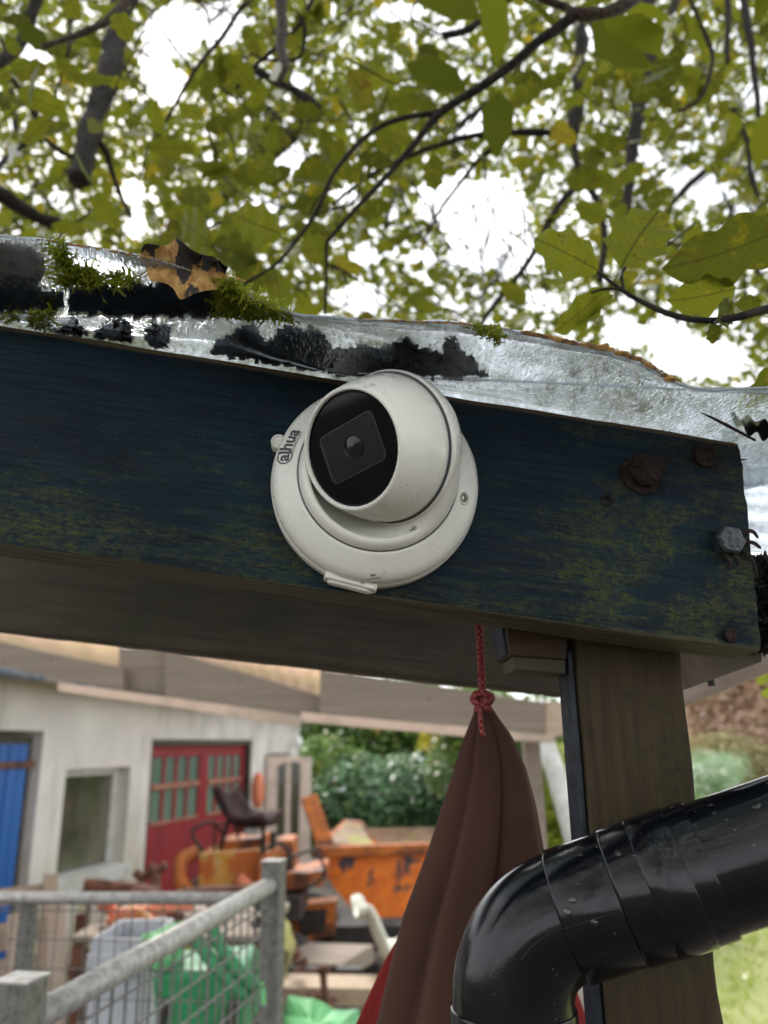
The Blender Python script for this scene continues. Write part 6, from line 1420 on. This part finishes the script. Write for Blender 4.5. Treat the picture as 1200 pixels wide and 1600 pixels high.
mb = MB(); q = P(520, 1300, 17.5); mb.tube([Vector((q.x, 17.5, 0)), Vector((q.x, 17.5, 2.5))], .09, 8); mb.build('trunk', M['bark'], bu)
fl = cloud(260, lumps(660, 740, 1135, 1200, 13.6, 4, 12, 4) + lumps(645, 690, 1130, 1150, 13.6, 2, 10, 5), .08, .12, 53); mass('flowers', *fl[:4], M['yellowgreen'], np.full(len(fl[0]), .95), he)
bs2 = empty('yellow_bush', PG(860, 1400), 'loose yellow green bush behind the pale leaning pole', 'bush')
a = cloud(7000, lumps(800, 930, 1180, 1330, 10.5, 20, 34, 6), .07, .13, 54); mass('foliage', *a[:4], M['yellowgreen'], a[4] * .5, bs2)
bs3 = empty('dark_bush', PG(860, 1300), 'darker green bush behind the yellow green bush', 'bush')
a = cloud(9000, lumps(700, 960, 1100, 1260, 13.0, 22, 45, 7), .08, .16, 55); mass('foliage', *a[:4], M['hedge2'], a[4], bs3)
cp = empty('copper_tree', PG(1180, 1260), 'pinkish copper leaved tree above the lawn at the right', 'tree')
a = cloud(20000, lumps(1080, 1330, 1000, 1170, 14.0, 40, 52, 8), .09, .16, 56, .3); mass('foliage', *a[:4], M['copper'], a[4], cp)
mb = MB(); q = P(1180, 1250, 14.2); mb.tube(spline([Vector((q.x, 14.2, 0)), Vector((q.x - .1, 14.2, 1.4)), Vector((q.x + .1, 14.2, 2.6))], 4), .11, 8); mb.build('trunk', M['bark'], cp)
br2 = empty('brown_shrub', PG(1180, 1330), 'brownish loose shrub under the copper tree', 'shrub')
a = cloud(9000, lumps(1090, 1330, 1180, 1300, 13.2, 22, 44, 9), .08, .14, 57, .3); m_b = leaf_mat('brown_shrub_leaf', (.30, .26, .15), (.42, .38, .22), (.45, .44, .22), trans=.4, veins=False, tb=1.2); mass('foliage', *a[:4], m_b, a[4], br2)
sb_ = empty('feathery_shrub', PG(1115, 1350), 'pale green feathery shrub beside the wooden post', 'shrub')
r = np.random.default_rng(58); n_ = 3800; lm = lumps(1080, 1140, 1190, 1250, 9.4, 14, 26, 10); a = cloud(n_, lm, .10, .20, 59, .2)
Xf = a[1].copy(); Xf[:, 2] = -.2 + .3 * Xf[:, 2]; Tn = np.array([(0, 0, 0), (.5, .035, .02), (1, 0, -.12), (.5, -.035, .02)]); mass('foliage', a[0], Xf, a[2], a[3], M['pinegreen'], a[4], sb_, simple=False, shape=(Tn, [(0, 1, 2, 3)], np.array([(0, .5), (.5, 1), (1, .5), (.5, 0)])))
mb = MB(); q = P(1112, 1250, 9.4); mb.tube([Vector((q.x, 9.4, 0)), Vector((q.x, 9.4, 1.4))], .03, 6); mb.build('stem', M['bark'], sb_)
# far green backdrop belt on the right and behind the workshop, so no bare horizon shows
fb_ = empty('tree_belt', (6, 24, 0), 'soft green belt of trees on the horizon beyond lawn and hedge', 'trees')
a = cloud(24000, [((x_, 26 + 1.5 * math.sin(x_), (1.6 if x_ < 4 else .6) + .8 * math.sin(x_ * 1.7)), (2.2, 1.4, 2.0 + .6 * math.sin(x_ * 2.3))) for x_ in np.arange(-16, 22, 1.6)], .18, .34, 60, .5); mass('foliage', *a[:4], M['hedge2'], a[4], fb_)
# ---- scrap heap behind the fence: too many bits to count
random.seed(90); mb = MB()
for k in range(260):
    x = random.uniform(100, 500); y = random.uniform(1440, 1560); Y = random.uniform(4.6, 6.4); q = P(x, y, Y)
    if q.z > .9: q.z = .9 * random.random()
    q.z = max(q.z * random.random() ** .4, .03); a = Vector((random.gauss(0, 1), random.gauss(0, 1), random.gauss(0, .5))).normalized()
    if k % 3: mb.tube([q, q + a * random.uniform(.08, .35)], random.uniform(.008, .03), 6)
    else: mb.box(q, (random.uniform(.04, .2), random.uniform(.04, .2), random.uniform(.02, .08)), Matrix.Rotation(random.uniform(0, 3), 3, a))
o = mb.build('scrap_heap', M['yard_rust']); tag(o, 'brown heap of rusty scrap lying on the yard behind the fence', 'scrap', kind='stuff')
